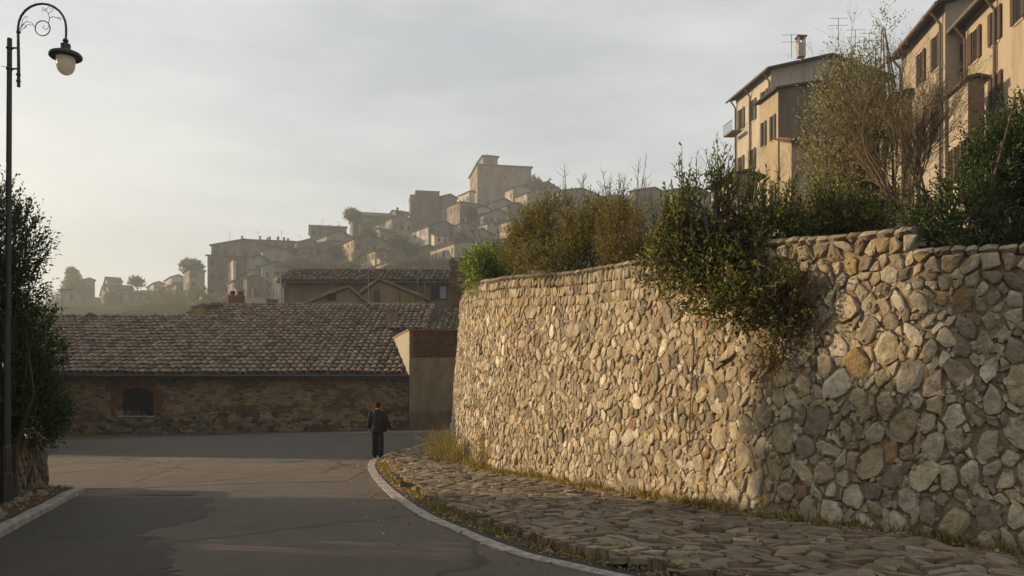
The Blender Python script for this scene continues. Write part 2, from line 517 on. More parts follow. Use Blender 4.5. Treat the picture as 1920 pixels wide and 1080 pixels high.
# cracked bend with sunlight painted in as tan, far road's shade painted in dark
sheet('sunlit_tan_asphalt', (jag([(-44, 15.4), (-14, 16.0), (-8.6, 16.6), (-5.5, 18.0), (-3.6, 18.6)], .05, 8, 1), jag([(-44, 27), (-14, 27), (-10, 26.7), (-6, 26.2), (-3.9, 26.4)], .08, 8, 2)), M['road_tan'], .005)
sheet('shaded_far_asphalt', (jag([(-44, 27.1), (-14, 27.1), (-10, 26.8), (-6, 26.3), (-3.7, 26.5)], .08, 8, 2), [(-44, 51), (-14, 51), (-10, 51), (-6, 51), (-1, 51)]), M['road_dark'], .005, 30)
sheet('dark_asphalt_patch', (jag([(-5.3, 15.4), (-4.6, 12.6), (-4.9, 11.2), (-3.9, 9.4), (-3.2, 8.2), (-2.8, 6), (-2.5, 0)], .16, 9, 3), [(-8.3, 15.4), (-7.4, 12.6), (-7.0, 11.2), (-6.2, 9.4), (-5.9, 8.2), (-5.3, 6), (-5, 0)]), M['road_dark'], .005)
# manhole
mh = struct(MB().lathe((-6.6, 25.0, 0), [(0, .018), (.40, .018), (.42, .022), (.50, .022), (.52, .006)], 24).build('manhole_cover', M['iron']))
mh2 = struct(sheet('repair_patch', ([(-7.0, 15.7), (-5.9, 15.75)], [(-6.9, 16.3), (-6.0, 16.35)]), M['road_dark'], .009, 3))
# tar seams, thin strips following cracks
for i, pl_ in enumerate(([(590, 842), (520, 862), (430, 872), (330, 890), (250, 893)], [(470, 858), (350, 868), (250, 905)], [(640, 869), (560, 880), (430, 893), (260, 899), (120, 903)], [(345, 872), (240, 868), (110, 869)])):
    c = catmull(jag([gp(*q) for q in pl_], .12, 4, 30 + i), .2); o1 = offset(c, .018); V = []
    for k in range(len(c)):
        for q in (c[k], o1[k]): V.append((q[0], q[1], road_h(*q) + .013))
    struct(place('tar_seam', mesh_from('tar_seam', V, [(2 * k, 2 * k + 1, 2 * k + 3, 2 * k + 2) for k in range(len(c) - 1)], None, M['kerb_tar'])))

# ---------------------------------------------------------------- kerb line and cobbled pavement
EDGE = catmull([(-1.2, 50), (-2.4, 42), (-3.5, 35.3), (-3.95, 30.6), (-4.18, 27.5), (-4.12, 24.7), (-3.53, 21.1), (-2.49, 16.6), (-1.46, 13.0), (-.70, 11.15), (0, 9.58), (.55, 8.8), (.95, 8.3), (1.7, 7.3), (2.8, 6.0), (4.4, 4.6), (7, 3)], .12)
kerb_in = offset(EDGE, .24); cob_edge = offset(EDGE, .60)
EP = Path(EDGE)
kerb = struct(thing('kerb', (0, 0, 0), 'pale flush kerb line curving along the edge of the road beside the cobbles', 'kerb'))
del kerb['category']
def strip_block(path, q0, q1, a, b_, z0, z1, col, mb, n=4):
    qs = np.linspace(q0, q1, n + 1); p = path.p(qs); d = path.d(qs); nn = np.stack([-d[:, 1], d[:, 0]], 1)
    base = len(mb.v)
    for i in range(n + 1):
        for off, z in ((a, z0), (a, z1), (b_, z1), (b_, z0)):
            x, y = p[i] + nn[i] * off
            mb.v.append((x, y, z + road_h(x, y)))
    for i in range(n):
        for k in range(4):
            k2 = (k + 1) % 4
            mb.f.append((base + i * 4 + k, base + i * 4 + k2, base + (i + 1) * 4 + k2, base + (i + 1) * 4 + k)); mb.c.append(col)
    for e in (0, n):
        mb.f.append(tuple(base + e * 4 + k for k in range(4))); mb.c.append(col)
q = 0
while q < EP.L - 1:
    l = rnd.uniform(.85, 1.15)
    mb = MB(); strip_block(EP, q, q + l - .012, 0 + rnd.uniform(-.008, .008), .19, -.05, .022 + rnd.uniform(-.005, .005), WHITE, mb)
    mb.build('kerb_stone', M['kerb'], kerb, tuple(np.append(EP.p(np.array(q + l / 2)), 0))); q += l
# gutter asphalt behind the kerb
def ribbon(name, path, a, b_, z, mt, q0=0, q1=None, kind=True, wav=0):
    qs = np.arange(q0, q1 or path.L, .2); p = path.p(qs); d = path.d(qs); nn = np.stack([-d[:, 1], d[:, 0]], 1); V = []
    for i in range(len(qs)):
        for k in range(5):
            off = a + (b_ - a) * k / 4; x, y = p[i] + nn[i] * off
            V.append((x, y, z + road_h(x, y) + wav * float(noise2(x * 7, y * 7))))
    F = [(i * 5 + k, i * 5 + k + 1, (i + 1) * 5 + k + 1, (i + 1) * 5 + k) for i in range(len(qs) - 1) for k in range(4)]
    o = place(name, mesh_from(name, V, F, None, mt, True))
    return struct(o) if kind else o
ribbon('gutter', EP, .22, .75, .012, M['kerb_tar'], wav=.006)
# pavement bed reaching under the wall
pav_z = lambda x, y: .10 + road_z(x, y) - .20 * smooth(x, 4.2, 6.5) + .02 * noise2(x * .8, y * .8)
qs = np.linspace(0, EP.L, 200); A = offset(EDGE, .62); As = arclen(A); As /= As[-1]
u = np.linspace(0, 1, 240)
A = np.stack([np.interp(u, As, A[:, 0]), np.interp(u, As, A[:, 1])], 1)
Bw = WALL.p(np.linspace(0, WALL.L, 240)) + np.array([.3, .15])
Bs = np.concatenate([[(1.5, 50)], [(-2, 44)], Bw, [(13, 4.5)]]); bs = arclen(Bs); bs /= bs[-1]
B2 = np.stack([np.interp(u, bs, Bs[:, 0]), np.interp(u, bs, Bs[:, 1])], 1)
V = []
for i in range(240):
    for k in range(9):
        p = A[i] + (B2[i] - A[i]) * k / 8; V.append((p[0], p[1], float(pav_z(*p)) - .012))
F = [(i * 9 + k, i * 9 + k + 1, (i + 1) * 9 + k + 1, (i + 1) * 9 + k) for i in range(239) for k in range(8)]
struct(place('pavement_bed', mesh_from('pavement_bed', V, F, None, M['dirt'], True)))
pavement = struct(bpy.data.objects.new('pavement', None)); COL.objects.link(pavement)
# cobbles: power cells in the plane, squashed so the stones lie across the pavement
def in_poly(pt, poly):
    x, y = pt; ins = False; n = len(poly); j = n - 1
    for i in range(n):
        if (poly[i][1] > y) != (poly[j][1] > y) and x < (poly[j][0] - poly[i][0]) * (y - poly[i][1]) / (poly[j][1] - poly[i][1]) + poly[i][0]: ins = not ins
        j = i
    return ins
wallside = WALL.p(np.linspace(0, WALL.L, 120)) + np.array([.12, .06])
cpoly = [tuple(p) for p in cob_edge[::4] if p[1] > 5.2] + [(9, 4.8)] + [tuple(p) for p in wallside[::-1]] + [(-2.4, 42)]
nC = 26000
cand = np.stack([rng.uniform(-5, 9.5, nC), rng.uniform(5, 42, nC)], 1)
cand[:, 1] = 5 + (cand[:, 1] - 5) ** 1.0
rad = rng.choice([.125, .10, .08, .06], nC, p=[.12, .3, .33, .25]); o_ = np.argsort(-rad, kind='stable')
sq = np.array([.85, 1.15])
cand = cand[o_]; rad = rad[o_]
inside = np.array([in_poly(p, cpoly) for p in cand]); near = np.array([(-5 < p[0] < 10) for p in cand])
mrg = inside | (rng.random(nC) < .5)
cand, rad, inside = cand[mrg], rad[mrg], inside[mrg]
k = poisson(cand * sq, rad, .8); cand, rad, inside = cand[k], rad[k], inside[k]
cl = cells(cand * sq, rad, None)
COB = [(.20, .158, .108), (.23, .18, .125), (.165, .13, .092), (.22, .165, .108), (.27, .22, .16)]
items = []
for i, poly in enumerate(cl):
    if poly is None or not inside[i]: continue
    big = cand[i][1] < 22
    r = stone_rings([(a / sq[0], b_ / sq[1]) for a, b_ in poly], .008, rnd.uniform(.010, .036), tilt=.12, nmax=9 if big else 7, rough=.2)
    if r is None: continue
    Vv, f, c = r[:3]
    Vv[:, 2] += pav_z(Vv[:, 0], Vv[:, 1])
    cc = rnd.choice(COB); kk = rnd.uniform(.75, 1.15)
    items.append((Vv, f, tuple(x * kk for x in cc), rad[i]))
lay_stones('cobble', items, pavement, M['cobble'], 300, 5, 'cobbles')
# raised edge stones of the pavement
CE = Path(cob_edge); q = 4.
while q < CE.L - 2:
    l = rnd.uniform(.09, .2); mb = MB()
    kk = rnd.uniform(.7, 1.15); cc = rnd.choice(COB)
    strip_block(CE, q, q + l - .025, rnd.uniform(-.06, -.02), rnd.uniform(.06, .10), -.03, .115 + rnd.uniform(-.015, .025), tuple(x * kk for x in cc), mb, 2)
    o = np.append(CE.p(np.array(q + l / 2)), 0)
    if o[1] < 27: mb.build('edge_stone', M['cobble'], pavement, tuple(o))
    q += l

# ---------------------------------------------------------------- the long stone wall
wall = thing('retaining_wall', (.5, 16, 0), 'long tall rubble stone retaining wall running along the cobbled pavement on the right', 'wall')
QS = np.arange(0, WALL.L, .22); VN = 22
qc0 = float(WALL.s[np.argmin(np.abs(WALL.c[:, 0] - 4.02))])
V = []; 
for q in QS:
    zt = float(wall_top(q))
    for k in range(VN + 1):
        v = -.3 + (zt + .25 - .0) * k / VN
        p = wall_pt(q, v, +.004 - .016 * float(smooth(q, qc0 - .8, qc0 + .3)) + .018 * float(noise2(q * 5, v * 6)) + rnd.uniform(-.006, .006))
        V.append(p)
    p = V[-1]; d = WALL.d(q); nn = np.array([-d[1], d[0]])
    V.append(np.array([p[0] + nn[0] * .55, p[1] + nn[1] * .55, p[2] - .02])); V.append(np.array([p[0] + nn[0] * .55, p[1] + nn[1] * .55, -.3]))
w = VN + 3
F = [(i * w + k, i * w + k + 1, (i + 1) * w + k + 1, (i + 1) * w + k) for i in range(len(QS) - 1) for k in range(w - 1)]
V = np.array(V)
place('mortar', mesh_from('mortar', V - np.array(wall.location), F, None, M['mortar'], True), wall, tuple(wall.location))
for e in (0, len(QS) - 1): pass
cands = []; rads = []
qc = float(WALL.s[np.argmin(np.abs(WALL.c[:, 0] - 4.02))])          # corner where the wall turns
NS = 42000
cq = rng.uniform(2, WALL.L - .2, NS); cv = rng.uniform(-.05, 5.6, NS)
sizes_near = rng.choice([.22, .165, .12, .088, .06, .042], NS, p=[.02, .09, .20, .28, .26, .15])
sizes_far = rng.choice([.16, .115, .085, .062, .045], NS, p=[.015, .10, .27, .38, .235])
mixn = smooth(cq, qc - 2.5, qc + .6)
r_ = np.where(rng.random(NS) < mixn, sizes_near, sizes_far) * rng.uniform(.88, 1.12, NS)
topv = wall_top(cq)
ok = cv < topv - np.where(cq > qc - 1, .22, .62) - r_ * .8
cq, cv, r_ = cq[ok], cv[ok], r_[ok]
# regular courses below the coping
rows = []
for depth, rr in ((.13, .085), (.34, .095), (.53, .085)):
    q = 2.
    while q < WALL.L - .2:
        near_ = q > qc - 1
        w_ = rr * rnd.uniform(.6, 1.35) * (1.1 if near_ else .78)
        if not (near_ and depth > .2 and rnd.random() < .5): rows.append((q + w_, float(wall_top(q)) - depth + rnd.uniform(-.05, .05) * (1 if near_ else .4), w_)); q += 2 * w_
rows = np.array(rows)
o_ = np.argsort(-r_, kind='stable')
ASP = np.array([1.16, 1.0])
pts = np.concatenate([rows[:, :2], np.stack([cq[o_], cv[o_]], 1)]) * ASP
rr = np.concatenate([rows[:, 2], r_[o_]])
k = poisson(pts, rr, .78)
pts, rr = pts[k], rr[k]
cl = cells(pts, rr, None)
items = []
for i, poly in enumerate(cl):
    if poly is None: continue
    q0, v0 = pts[i] / ASP
    zt = float(wall_top(q0))
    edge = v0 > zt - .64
    P2 = [(a / ASP[0] - q0, b_ / ASP[1] - v0) for a, b_ in poly]
    if not edge or q0 > qc - 1:
        sh1, sh2, s1, s2_ = rnd.gauss(0, .22), rnd.gauss(0, .16), rnd.uniform(.74, 1.02), rnd.uniform(.82, 1.08)
        P2 = [(a * s1 + b_ * sh1, b_ * s2_ + a * sh2) for a, b_ in P2]
    P2 = [(a + q0, min(b_ + v0, zt - .005)) for a, b_ in P2]
    r = stone_rings(P2, rnd.uniform(.004, .012) if rr[i] > .07 else .003, rnd.uniform(.010, .034) + rr[i] * .09 + (.02 if v0 > zt - .2 else 0), tilt=.13, nmax=10 if (q0 > qc - 6) else 7, rough=.22)
    if r is None: continue
    Vv, f, c = r[:3]
    W = wall_pt(Vv[:, 0], Vv[:, 1], Vv[:, 2])
    col = stone_col()
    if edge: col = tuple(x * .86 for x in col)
    items.append((W, f, col, rr[i]))
lay_stones('stone', items, wall, M['stone'], 300, 5, 'stones')
# small chips and shards packed in the joints
cm = MB()
for i in range(6500):
    q = rnd.uniform(6, WALL.L - .3); v = rnd.uniform(0, 1) * (float(wall_top(q)) - .6); n_ = rnd.choice((4, 5, 5, 6)); a0 = rnd.uniform(0, 6.28)
    r0 = rnd.uniform(.018, .05) * (1.15 if q > qc - 2 else .9); st = rnd.uniform(.9, 2.2); ta = rnd.gauss(1.57, .5); h = rnd.uniform(.006, .034)
    P_ = []
    for k in range(n_):
        a = a0 + 6.283 * k / n_; x = r0 * math.cos(a) * st * rnd.uniform(.8, 1.1); y = r0 * math.sin(a) * rnd.uniform(.8, 1.1)
        P_.append((x * math.cos(ta) - y * math.sin(ta), x * math.sin(ta) + y * math.cos(ta)))
    L1 = [(q + a, v + b_, -.02) for a, b_ in P_] + [(q + a * .72, v + b_ * .72, h * rnd.uniform(.7, 1.3)) for a, b_ in P_]
    L1 = np.array(L1); W = wall_pt(L1[:, 0], L1[:, 1], L1[:, 2])
    cm.add(W, [(k, (k + 1) % n_, n_ + (k + 1) % n_, n_ + k) for k in range(n_)] + [tuple(range(n_, 2 * n_))], stone_col())
stuff(cm.build('chips', M['stone'], wall))
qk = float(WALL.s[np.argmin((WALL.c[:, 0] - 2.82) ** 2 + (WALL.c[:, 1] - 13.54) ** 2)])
MB().tube([wall_pt(np.array(qk + dx), np.array(v_), .07) for dx, v_ in ((.0, 2.75), (.01, 2.2), (-.01, 1.7), (.02, 1.25), (.0, 1.0))], .011, 6, (.09, .075, .055)).build('shadow_line', M['wood'], wall)  # thin dark tube standing in for a vertical shadow on the wall
# coping stones lying on the top
mbc = MB(); q = 2.; cop = []
while q < WALL.L - .3:
    near_ = q > qc - 2
    l = rnd.uniform(.11, .27) if near_ else rnd.uniform(.10, .20)
    zt = float(wall_top(q + l / 2)); n = 5
    rings = []
    for a in range(n):
        t = a / (n - 1); qq = q + .01 + (l - .02) * t
        sh = math.sin(math.pi * (.12 + .76 * t)) 
        for k_ in range(8):
            th = 2 * math.pi * k_ / 8
            dep = .20 - .24 * math.cos(th) * (.7 + .3 * sh); hh = (.085 * math.sin(th)) * (.6 + .4 * sh) + .03
            p = wall_pt(qq, zt + hh, 0); d = WALL.d(qq); nn = np.array([-d[1], d[0]])
            rings.append((p[0] + nn[0] * (dep - .05) + rnd.uniform(-.008, .008), p[1] + nn[1] * (dep - .05), p[2] + rnd.uniform(-.012, .012)))
    f = [(a * 8 + k_, a * 8 + (k_ + 1) % 8, (a + 1) * 8 + (k_ + 1) % 8, (a + 1) * 8 + k_) for a in range(n - 1) for k_ in range(8)]
    f += [tuple(range(8)), tuple((n - 1) * 8 + k_ for k_ in range(8))]
    cop.append((np.array(rings), f, tuple(x * .8 for x in stone_col()), l / 2)); q += l
lay_stones('coping_stone', cop, wall, M['stone'], 130, 5, 'coping')

# terrace behind the wall, rising to the houses
def terr_z(d, zt): return zt - .18 + .15 * d
qs = np.arange(0, WALL.L, .5); V = []; ds = [.3, 1, 2.5, 5, 9, 15, 25, 40, 60, 85]
for q in qs:
    p = wall_pt(q, float(wall_top(q)), 0); 
    for d_ in ds: V.append((p[0] + .93 * d_, p[1] + .30 * d_ + (.45 * max(0, d_ - 5)), terr_z(d_, float(wall_top(q))) + (.0 if d_ < 2 else .3 * float(noise2(p[0] + d_, p[1])))))
F = [(i * len(ds) + k, i * len(ds) + k + 1, (i + 1) * len(ds) + k + 1, (i + 1) * len(ds) + k) for i in range(len(qs) - 1) for k in range(len(ds) - 1)]
struct(place('terrace_ground', mesh_from('terrace_ground', V, F, None, M['soil'], True)))
def terr_at(x, y):
    i = int(np.argmin((WALL.c[:, 0] - x) ** 2 + (WALL.c[:, 1] - y) ** 2)); d = math.hypot(WALL.c[i, 0] - x, WALL.c[i, 1] - y)
    return terr_z(d, float(wall_top(WALL.s[i])))

# ---------------------------------------------------------------- barn with the long clay roof
BY, BZ0, TAN = 50.0, 3.42, math.tan(R(21))
def roof_zb(y): return BZ0 + (y - BY) * TAN
barn = thing('barn', (-16, 55, 0), 'long low barn of peeling ochre plaster under a wide clay tile roof across the road', 'barn')
XL, XR, XM = -38.0, -5.9, -23.6
WX0, WX1, WZ0, WZ1 = -23.25, -21.25, .95, 2.42
def wall_with_hole(mb, x0, x1, z0, z1, hx0, hx1, hz0, hz1, y, th, col=WHITE, arch=.22):
    n = 8
    mb.obox((x0, y, z0), (hx0 - x0, 0, 0), (0, th, 0), (0, 0, z1 - z0), col)
    mb.obox((hx1, y, z0), (x1 - hx1, 0, 0), (0, th, 0), (0, 0, z1 - z0), col)
    mb.obox((hx0, y, z0), (hx1 - hx0, 0, 0), (0, th, 0), (0, 0, hz0 - z0), col)
    top = [(hx0 + (hx1 - hx0) * k / n, y, hz1 + arch * math.sin(math.pi * k / n)) for k in range(n + 1)]
    mb.prism([(hx0, y, z1)] + top + [(hx1, y, z1)], (0, th, 0), col)
mb = MB(); wall_with_hole(mb, XL, -6.0, -.6, 3.25, WX0, WX1, WZ0, WZ1, 50.6, .5)
mb.obox((-6.5, 51.1, -.6), (.5, 0, 0), (0, 19, 0), (0, 0, 3.6)); mb.build('wall', M['barnwall'], barn)
# gable-side infill under the verge
mb = MB(); mb.prism([(-6.3, 51.1, 3.0), (-6.3, 65, roof_zb(65) - .25), (-6.3, 76, 3.0)], (.3, 0, 0)); mb.build('wall', M['barnwall'], barn)
# window with brick surround
win = MB().obox((WX0, 50.95, WZ0), (WX1 - WX0, 0, 0), (0, .05, 0), (0, 0, 1.75)).build('window', M['pane'], barn)
MB().obox((WX0 - .12, 50.50, WZ0 - .07), (WX1 - WX0 + .24, 0, 0), (0, .42, 0), (0, 0, .07)).build('sill', M['kerb'], win)
g = MB()
for k in range(1, 8): g.tube([(WX0 + (WX1 - WX0) * k / 8, 50.85, WZ0), (WX0 + (WX1 - WX0) * k / 8, 50.85, WZ1 + .2)], .014, 5)
for z in (1.4, 1.95): g.tube([(WX0, 50.85, z), (WX1, 50.85, z)], .014, 5)
g.build('grating', M['iron'], win)
def brick_col(): 
    k = rnd.uniform(.65, 1.15); c = rnd.choice([(.19, .075, .04), (.22, .09, .045), (.17, .075, .045)]); return tuple(x * k for x in c)
def brick(parent, c, d, rot=0, mt='brick', col=None):
    o = MB()
    a = rot; ux = (math.cos(a), 0, math.sin(a)); uz = (-math.sin(a), 0, math.cos(a))
    p0 = Vector(c) - Vector(ux) * d[0] / 2 - Vector(uz) * d[2] / 2 - Vector((0, d[1] / 2, 0))
    o.obox(p0, Vector(ux) * d[0], (0, d[1], 0), Vector(uz) * d[2], col or brick_col())
    return o.build('brick', M[mt], parent, tuple(c))
z = WZ0 - .05; r_ = 0
while z < WZ1 + .05:
    for s_, x0 in ((-1, WX0), (1, WX1)):
        L_ = .50 if r_ % 2 == 0 else .30
        if r_ % 2 == 0:
            brick(barn, (x0 + s_ * .125, 50.59, z + .06), (.24, .06, .115)); brick(barn, (x0 + s_ * .385, 50.592, z + .06), (.25, .06, .115))
        else:
            brick(barn, (x0 + s_ * .07, 50.59, z + .06), (.13, .06, .115)); brick(barn, (x0 + s_ * .27, 50.592, z + .06), (.25, .06, .115))
            brick(barn, (x0 + s_ * .46, 50.59, z + .06), (.11, .06, .115))
    z += .13; r_ += 1
for k in range(19):
    t = (k + .5) / 19; x = WX0 - .15 + (WX1 - WX0 + .3) * t
    zz = WZ1 + .22 * math.sin(math.pi * min(1, max(0, (x - WX0) / (WX1 - WX0)))) + .27
    brick(barn, (x, 50.588, zz), (.10, .065, .46), rot=(.5 - t) * .5)
# rubble plinth
n0 = 2600
pc = np.stack([rng.uniform(XL + 8, -6.1, n0), rng.uniform(-.35, .95, n0)], 1); pr = rng.choice([.16, .12, .085, .06], n0, p=[.12, .28, .35, .25])
pr = pr[np.argsort(-pr, kind='stable')]; s2 = np.array([.72, 1.15])
k = poisson(pc * s2, pr, .85); pc, pr = pc[k], pr[k]; cl = cells(pc * s2, pr, None); items = []
for i, poly in enumerate(cl):
    if poly is None or rnd.random() < .25 or (pc[i][1] > .7 and rnd.random() < .6): continue
    r = stone_rings([(a / s2[0], b_ / s2[1]) for a, b_ in poly], .015, rnd.uniform(.02, .07), nmax=8)
    if r is None: continue
    Vv, f, c = r[:3]
    W = np.stack([Vv[:, 0], 50.6 - Vv[:, 2], Vv[:, 1]], 1)
    k_ = rnd.uniform(.5, 1.0); cc = rnd.choice([(.12, .095, .065), (.17, .135, .09), (.09, .06, .04), (.22, .19, .14)])
    items.append((W, f, tuple(x * k_ for x in cc), pr[i] * (1 + 4 * pc[i][1] * 0)))
lay_stones('stone', items, barn, M['stone'], 120, 5, 'stones')
# bricks standing proud here and there in the wall
mb = MB()
for _ in range(900):
    x = rnd.uniform(-28, -6.3); z = .9 + .09 * rnd.randrange(0, 25)
    if WX0 - .7 < x < WX1 + .7 and z > .8 and z < 3.1: continue
    if noise2(x * .9, z * 1.5, 4) < .05 and not (x > -8 and rnd.random() < .7): continue
    mb.obox((x, 50.6 - rnd.uniform(.012, .035), z), (rnd.uniform(.2, .32), 0, 0), (0, .05, 0), (0, 0, .065), tuple(c * .8 for c in brick_col()))
stuff(mb.build('bricks', M['brick'], barn))
# roof
roof = MB()
for x0, x1, yr in ((XL, XM, 61.6), (XM, XR, 65.0)):
    roof.prism([(x0, BY, BZ0 - .16), (x0, yr, roof_zb(yr) - .16), (x0, yr + 12, roof_zb(yr) - .16 - 12 * TAN), (x0, yr + 12, roof_zb(yr) - .3 - 12 * TAN), (x0, yr, roof_zb(yr) - .32), (x0, BY, BZ0 - .28)], (x1 - x0 - .002, 0, 0), (.07, .05, .035))
roof = roof.build('roof', M['tile'], barn)
TC = [(c[0] * .86, c[1] * .76, c[2] * .68) for c in [(.17, .14, .11), (.15, .125, .10), (.26, .215, .17), (.17, .12, .09), (.22, .19, .155), (.11, .095, .08), (.23, .15, .11), (.18, .165, .14), (.29, .25, .20)]]
def tile_verts(L, r0, r1, n=6, th=.04):
    """half round cover tile: local x across, y up the slope, z off the slope"""
    V = []; 
    for y, r, dz in ((0, r0, .04), (L, r1, -.01)):
        for k in range(n + 1):
            t = math.pi * k / n; V.append((r * math.cos(t), y, r * .82 * math.sin(t) + dz))
    for k in range(n + 1):
        t = math.pi * k / n; V.append(((r0 - th) * math.cos(t), .02, (r0 - th) * .82 * math.sin(t) + .04))
    m_ = n + 1
    F = [(k, k + 1, m_ + k + 1, m_ + k) for k in range(n)] + [(k, 2 * m_ + k, 2 * m_ + k + 1, k + 1) for k in range(n)]
    return np.array(V), F
def tile_roof(parent, org, ax, up, cols, rows, pitch, expo, rad, keep=300, clipf=None, cols_lib=TC, name='roof_tile', dark=1.0, jit=1.0, sag=0.):
    """cover tiles laid in columns; org = eave corner, ax = along the eave, up = up the slope (unit vectors)"""
    ax = Vector(ax).normalized(); up = Vector(up).normalized(); nn = ax.cross(up).normalized()
    if nn.z < 0: nn = -nn
    T, Fc = tile_verts(expo * 1.12, rad, rad * .74)
    variants = []
    for k in range(14):
        kk = rnd.uniform(.72, 1.15) * dark; c = tuple(x * kk for x in rnd.choice(cols_lib))
        if k == 13: c = tuple(x * .95 for x in (.20, .17, .06))
        variants.append((mesh_from(name, T, Fc, [c] * len(Fc), M['tile'], False), c))
    inst = []
    for i in range(cols):
        wob = rnd.uniform(-.02, .02) * jit
        for j in range(rows):
            p = Vector(org) + ax * (pitch * (i + .5) + wob + rnd.uniform(-.015, .015) * jit) + up * (expo * j + rnd.uniform(-.04, .04) * jit) + nn * (.02 + rnd.uniform(-.012, .012) * jit)
            if sag: p.z += sag * float(noise2(p.x * .25, p.y * .3))
            if clipf and not clipf(p): continue
            inst.append((p, rnd.uniform(-.05, .05) * jit, rnd.uniform(-.03, .03) * jit, rnd.choice(variants[:13]) if rnd.random() < .985 else variants[13]))
    sc = [(-p.y if visible(p) else -1e6) for p, *_ in inst]
    order = np.argsort(sc)[::-1][:keep]; big = set(int(i) for i in order if sc[i] > -1e5)
    from mathutils import Matrix
    mb = MB()
    for i, (p, ro, ti, (me, c)) in enumerate(inst):
        m4 = Matrix((ax, up, nn)).transposed() @ Matrix.Rotation(ro, 3, 'Z') @ Matrix.Rotation(ti, 3, 'X')
        if i in big:
            o = place(name, me, parent, tuple(p)); o.rotation_euler = m4.to_euler()
        else: mb.add([p + m4 @ Vector(v) for v in T], Fc, c)
    # under tiles: one shallow channel between each pair of columns
    ch = MB()
    for i in range(cols + 1):
        for j in range(rows):
            p = Vector(org) + ax * (pitch * i) + up * (expo * j)
            if clipf and not clipf(p): continue
            kk = rnd.uniform(.45, .8) * dark; c = tuple(x * kk for x in rnd.choice(cols_lib)); w_ = pitch * .5
            vs = []
            for yy, dz in ((0, -.02), (expo, -.07)):
                for xx, zz in ((-w_, .03), (-w_ * .5, -.03), (0, -.05), (w_ * .5, -.03), (w_, .03)):
                    vs.append(p + ax * xx + up * yy + nn * (zz + dz))
            ch.add(vs, [(k, k + 1, k + 6, k + 5) for k in range(4)], c)
    if mb.v: stuff(mb.build('cover_tiles', M['tile'], parent))
    if ch.v: stuff(ch.build('channel_tiles', M['tile'], parent))
upb = (0, math.cos(R(21)), math.sin(R(21)))
def bclip(p):
    if p.x < XL or p.x > XR: return False
    yr = 64.9 if p.x > XM - .3 + .18 * (65 - p.y) * .6 else 61.5
    if p.y > yr: return False
    # the flank wall of the annex cuts the roof
    if p.y < 58 and p.x > -5.97 - (p.y - 49) * (2.33 / 9) - .1: return False
    if -8.9 < p.x < -8.1 and 59.9 < p.y < 61.3: return False
    return True
tile_roof(roof, (XL, BY - .08, BZ0), (1, 0, 0), upb, 80, 22, .4, .715, .19, 300, bclip, sag=.05)
# ridge, verge
def ridge(parent, a, b_, r=.17, l=.55, cl=TC, dark=1.0):
    a, b_ = Vector(a), Vector(b_); d = (b_ - a); n = int(d.length / l); d.normalize(); ax = d.cross(Vector((0, 0, 1))).normalized(); nn = ax.cross(d)
    if nn.z < 0: nn = -nn
    for i in range(n):
        p = a + d * l * i + Vector((0, 0, rnd.uniform(-.02, .025)))
        T, Fc = tile_verts(l * 1.15, r, r * .86, 5); kk = rnd.uniform(.7, 1.1) * dark; c = tuple(x * kk for x in rnd.choice(cl))
        V = [ax * v[0] + d * v[1] + nn * v[2] for v in T]
        place('ridge_tile', mesh_from('ridge_tile', [tuple(v) for v in V], Fc, [c] * len(Fc), M['tile']), parent, tuple(p))
ridge(roof, (XL, 61.6, roof_zb(61.6) - .02), (-31, 61.7, roof_zb(61.6) + .06)); ridge(roof, (-31, 61.7, roof_zb(61.6) + .06), (XM, 61.6, roof_zb(61.6) - .06))
ridge(roof, (XM, 65, roof_zb(65)), (XR, 65, roof_zb(65) + .03)); ridge(roof, (XR - .1, 57.2, roof_zb(57.2) + .08), (XR - .05, 65, roof_zb(65) + .1), .2, .6)
ridge(roof, (XM - .1, 61.7, roof_zb(61.7) + .06), (XM, 65, roof_zb(65) + .05))
# chimneys and small roof pieces on the barn
def box_chimney(parent, c, w, d, h, col, mt='brick', capc=(.16, .13, .10), pots=0, courses=0):
    x, y, z = c
    ch = MB().obox((x - w / 2, y - d / 2, z), (w, 0, 0), (0, d, 0), (0, 0, h), col).build('chimney', M[mt], parent)
    if courses:
        k = 0; zz = z + .25
        while zz < z + h - .06:
            n_ = max(2, int(w / .28)); off = (k % 2) * .5
            for i in range(n_):
                bw = w / n_ - .015
                brick(ch, (x - w / 2 + (i + .5) * w / n_, y - d / 2 - .008, zz + .05), (bw, .035, .095))
            zz += .12; k += 1
    MB().obox((x - w / 2 - .07, y - d / 2 - .07, z + h), (w + .14, 0, 0), (0, d + .14, 0), (0, 0, .09), capc).build('chimney_cap', M['tile'], ch)
    for k in range(pots):
        px_ = x + (k - (pots - 1) / 2) * w * .6
        MB().lathe((px_, y, z + h + .09), [(.16, 0), (.20, .15), (.22, .30), (.12, .38), (0, .38)], 10, (.05, .05, .04)).build('chimney_pot', M['tile'], ch)
    return ch
box_chimney(barn, (-21.1, 65.4, 9.1), 1.05, .7, .75, (.22, .10, .05), courses=1, pots=2)
box_chimney(barn, (-18.4, 65.4, 9.0), .7, .5, .55, (.12, .11, .10), mt='plaster')
box_chimney(barn, (-22.8, 62.2, roof_zb(62.2) - .2), .85, .7, .75, (.25, .17, .06), mt='plaster')
box_chimney(barn, (-8.5, 60.6, roof_zb(60.6) - .3), .8, .7, 1.05, (.20, .14, .09), mt='plaster')
box_chimney(barn, (-34.6, 62.2, roof_zb(61.6) - .5), .45, .5, 1.3, (.16, .12, .09), mt='plaster')
MB().prism([(-30.6, 61.2, 7.75), (-30.6, 61.2, 8.05), (-30.3, 61.2, 8.22), (-29.95, 61.2, 8.05), (-29.95, 61.2, 7.75)], (0, .5, 0), (.09, .07, .05)).build('roof_vent', M['tile'], barn)
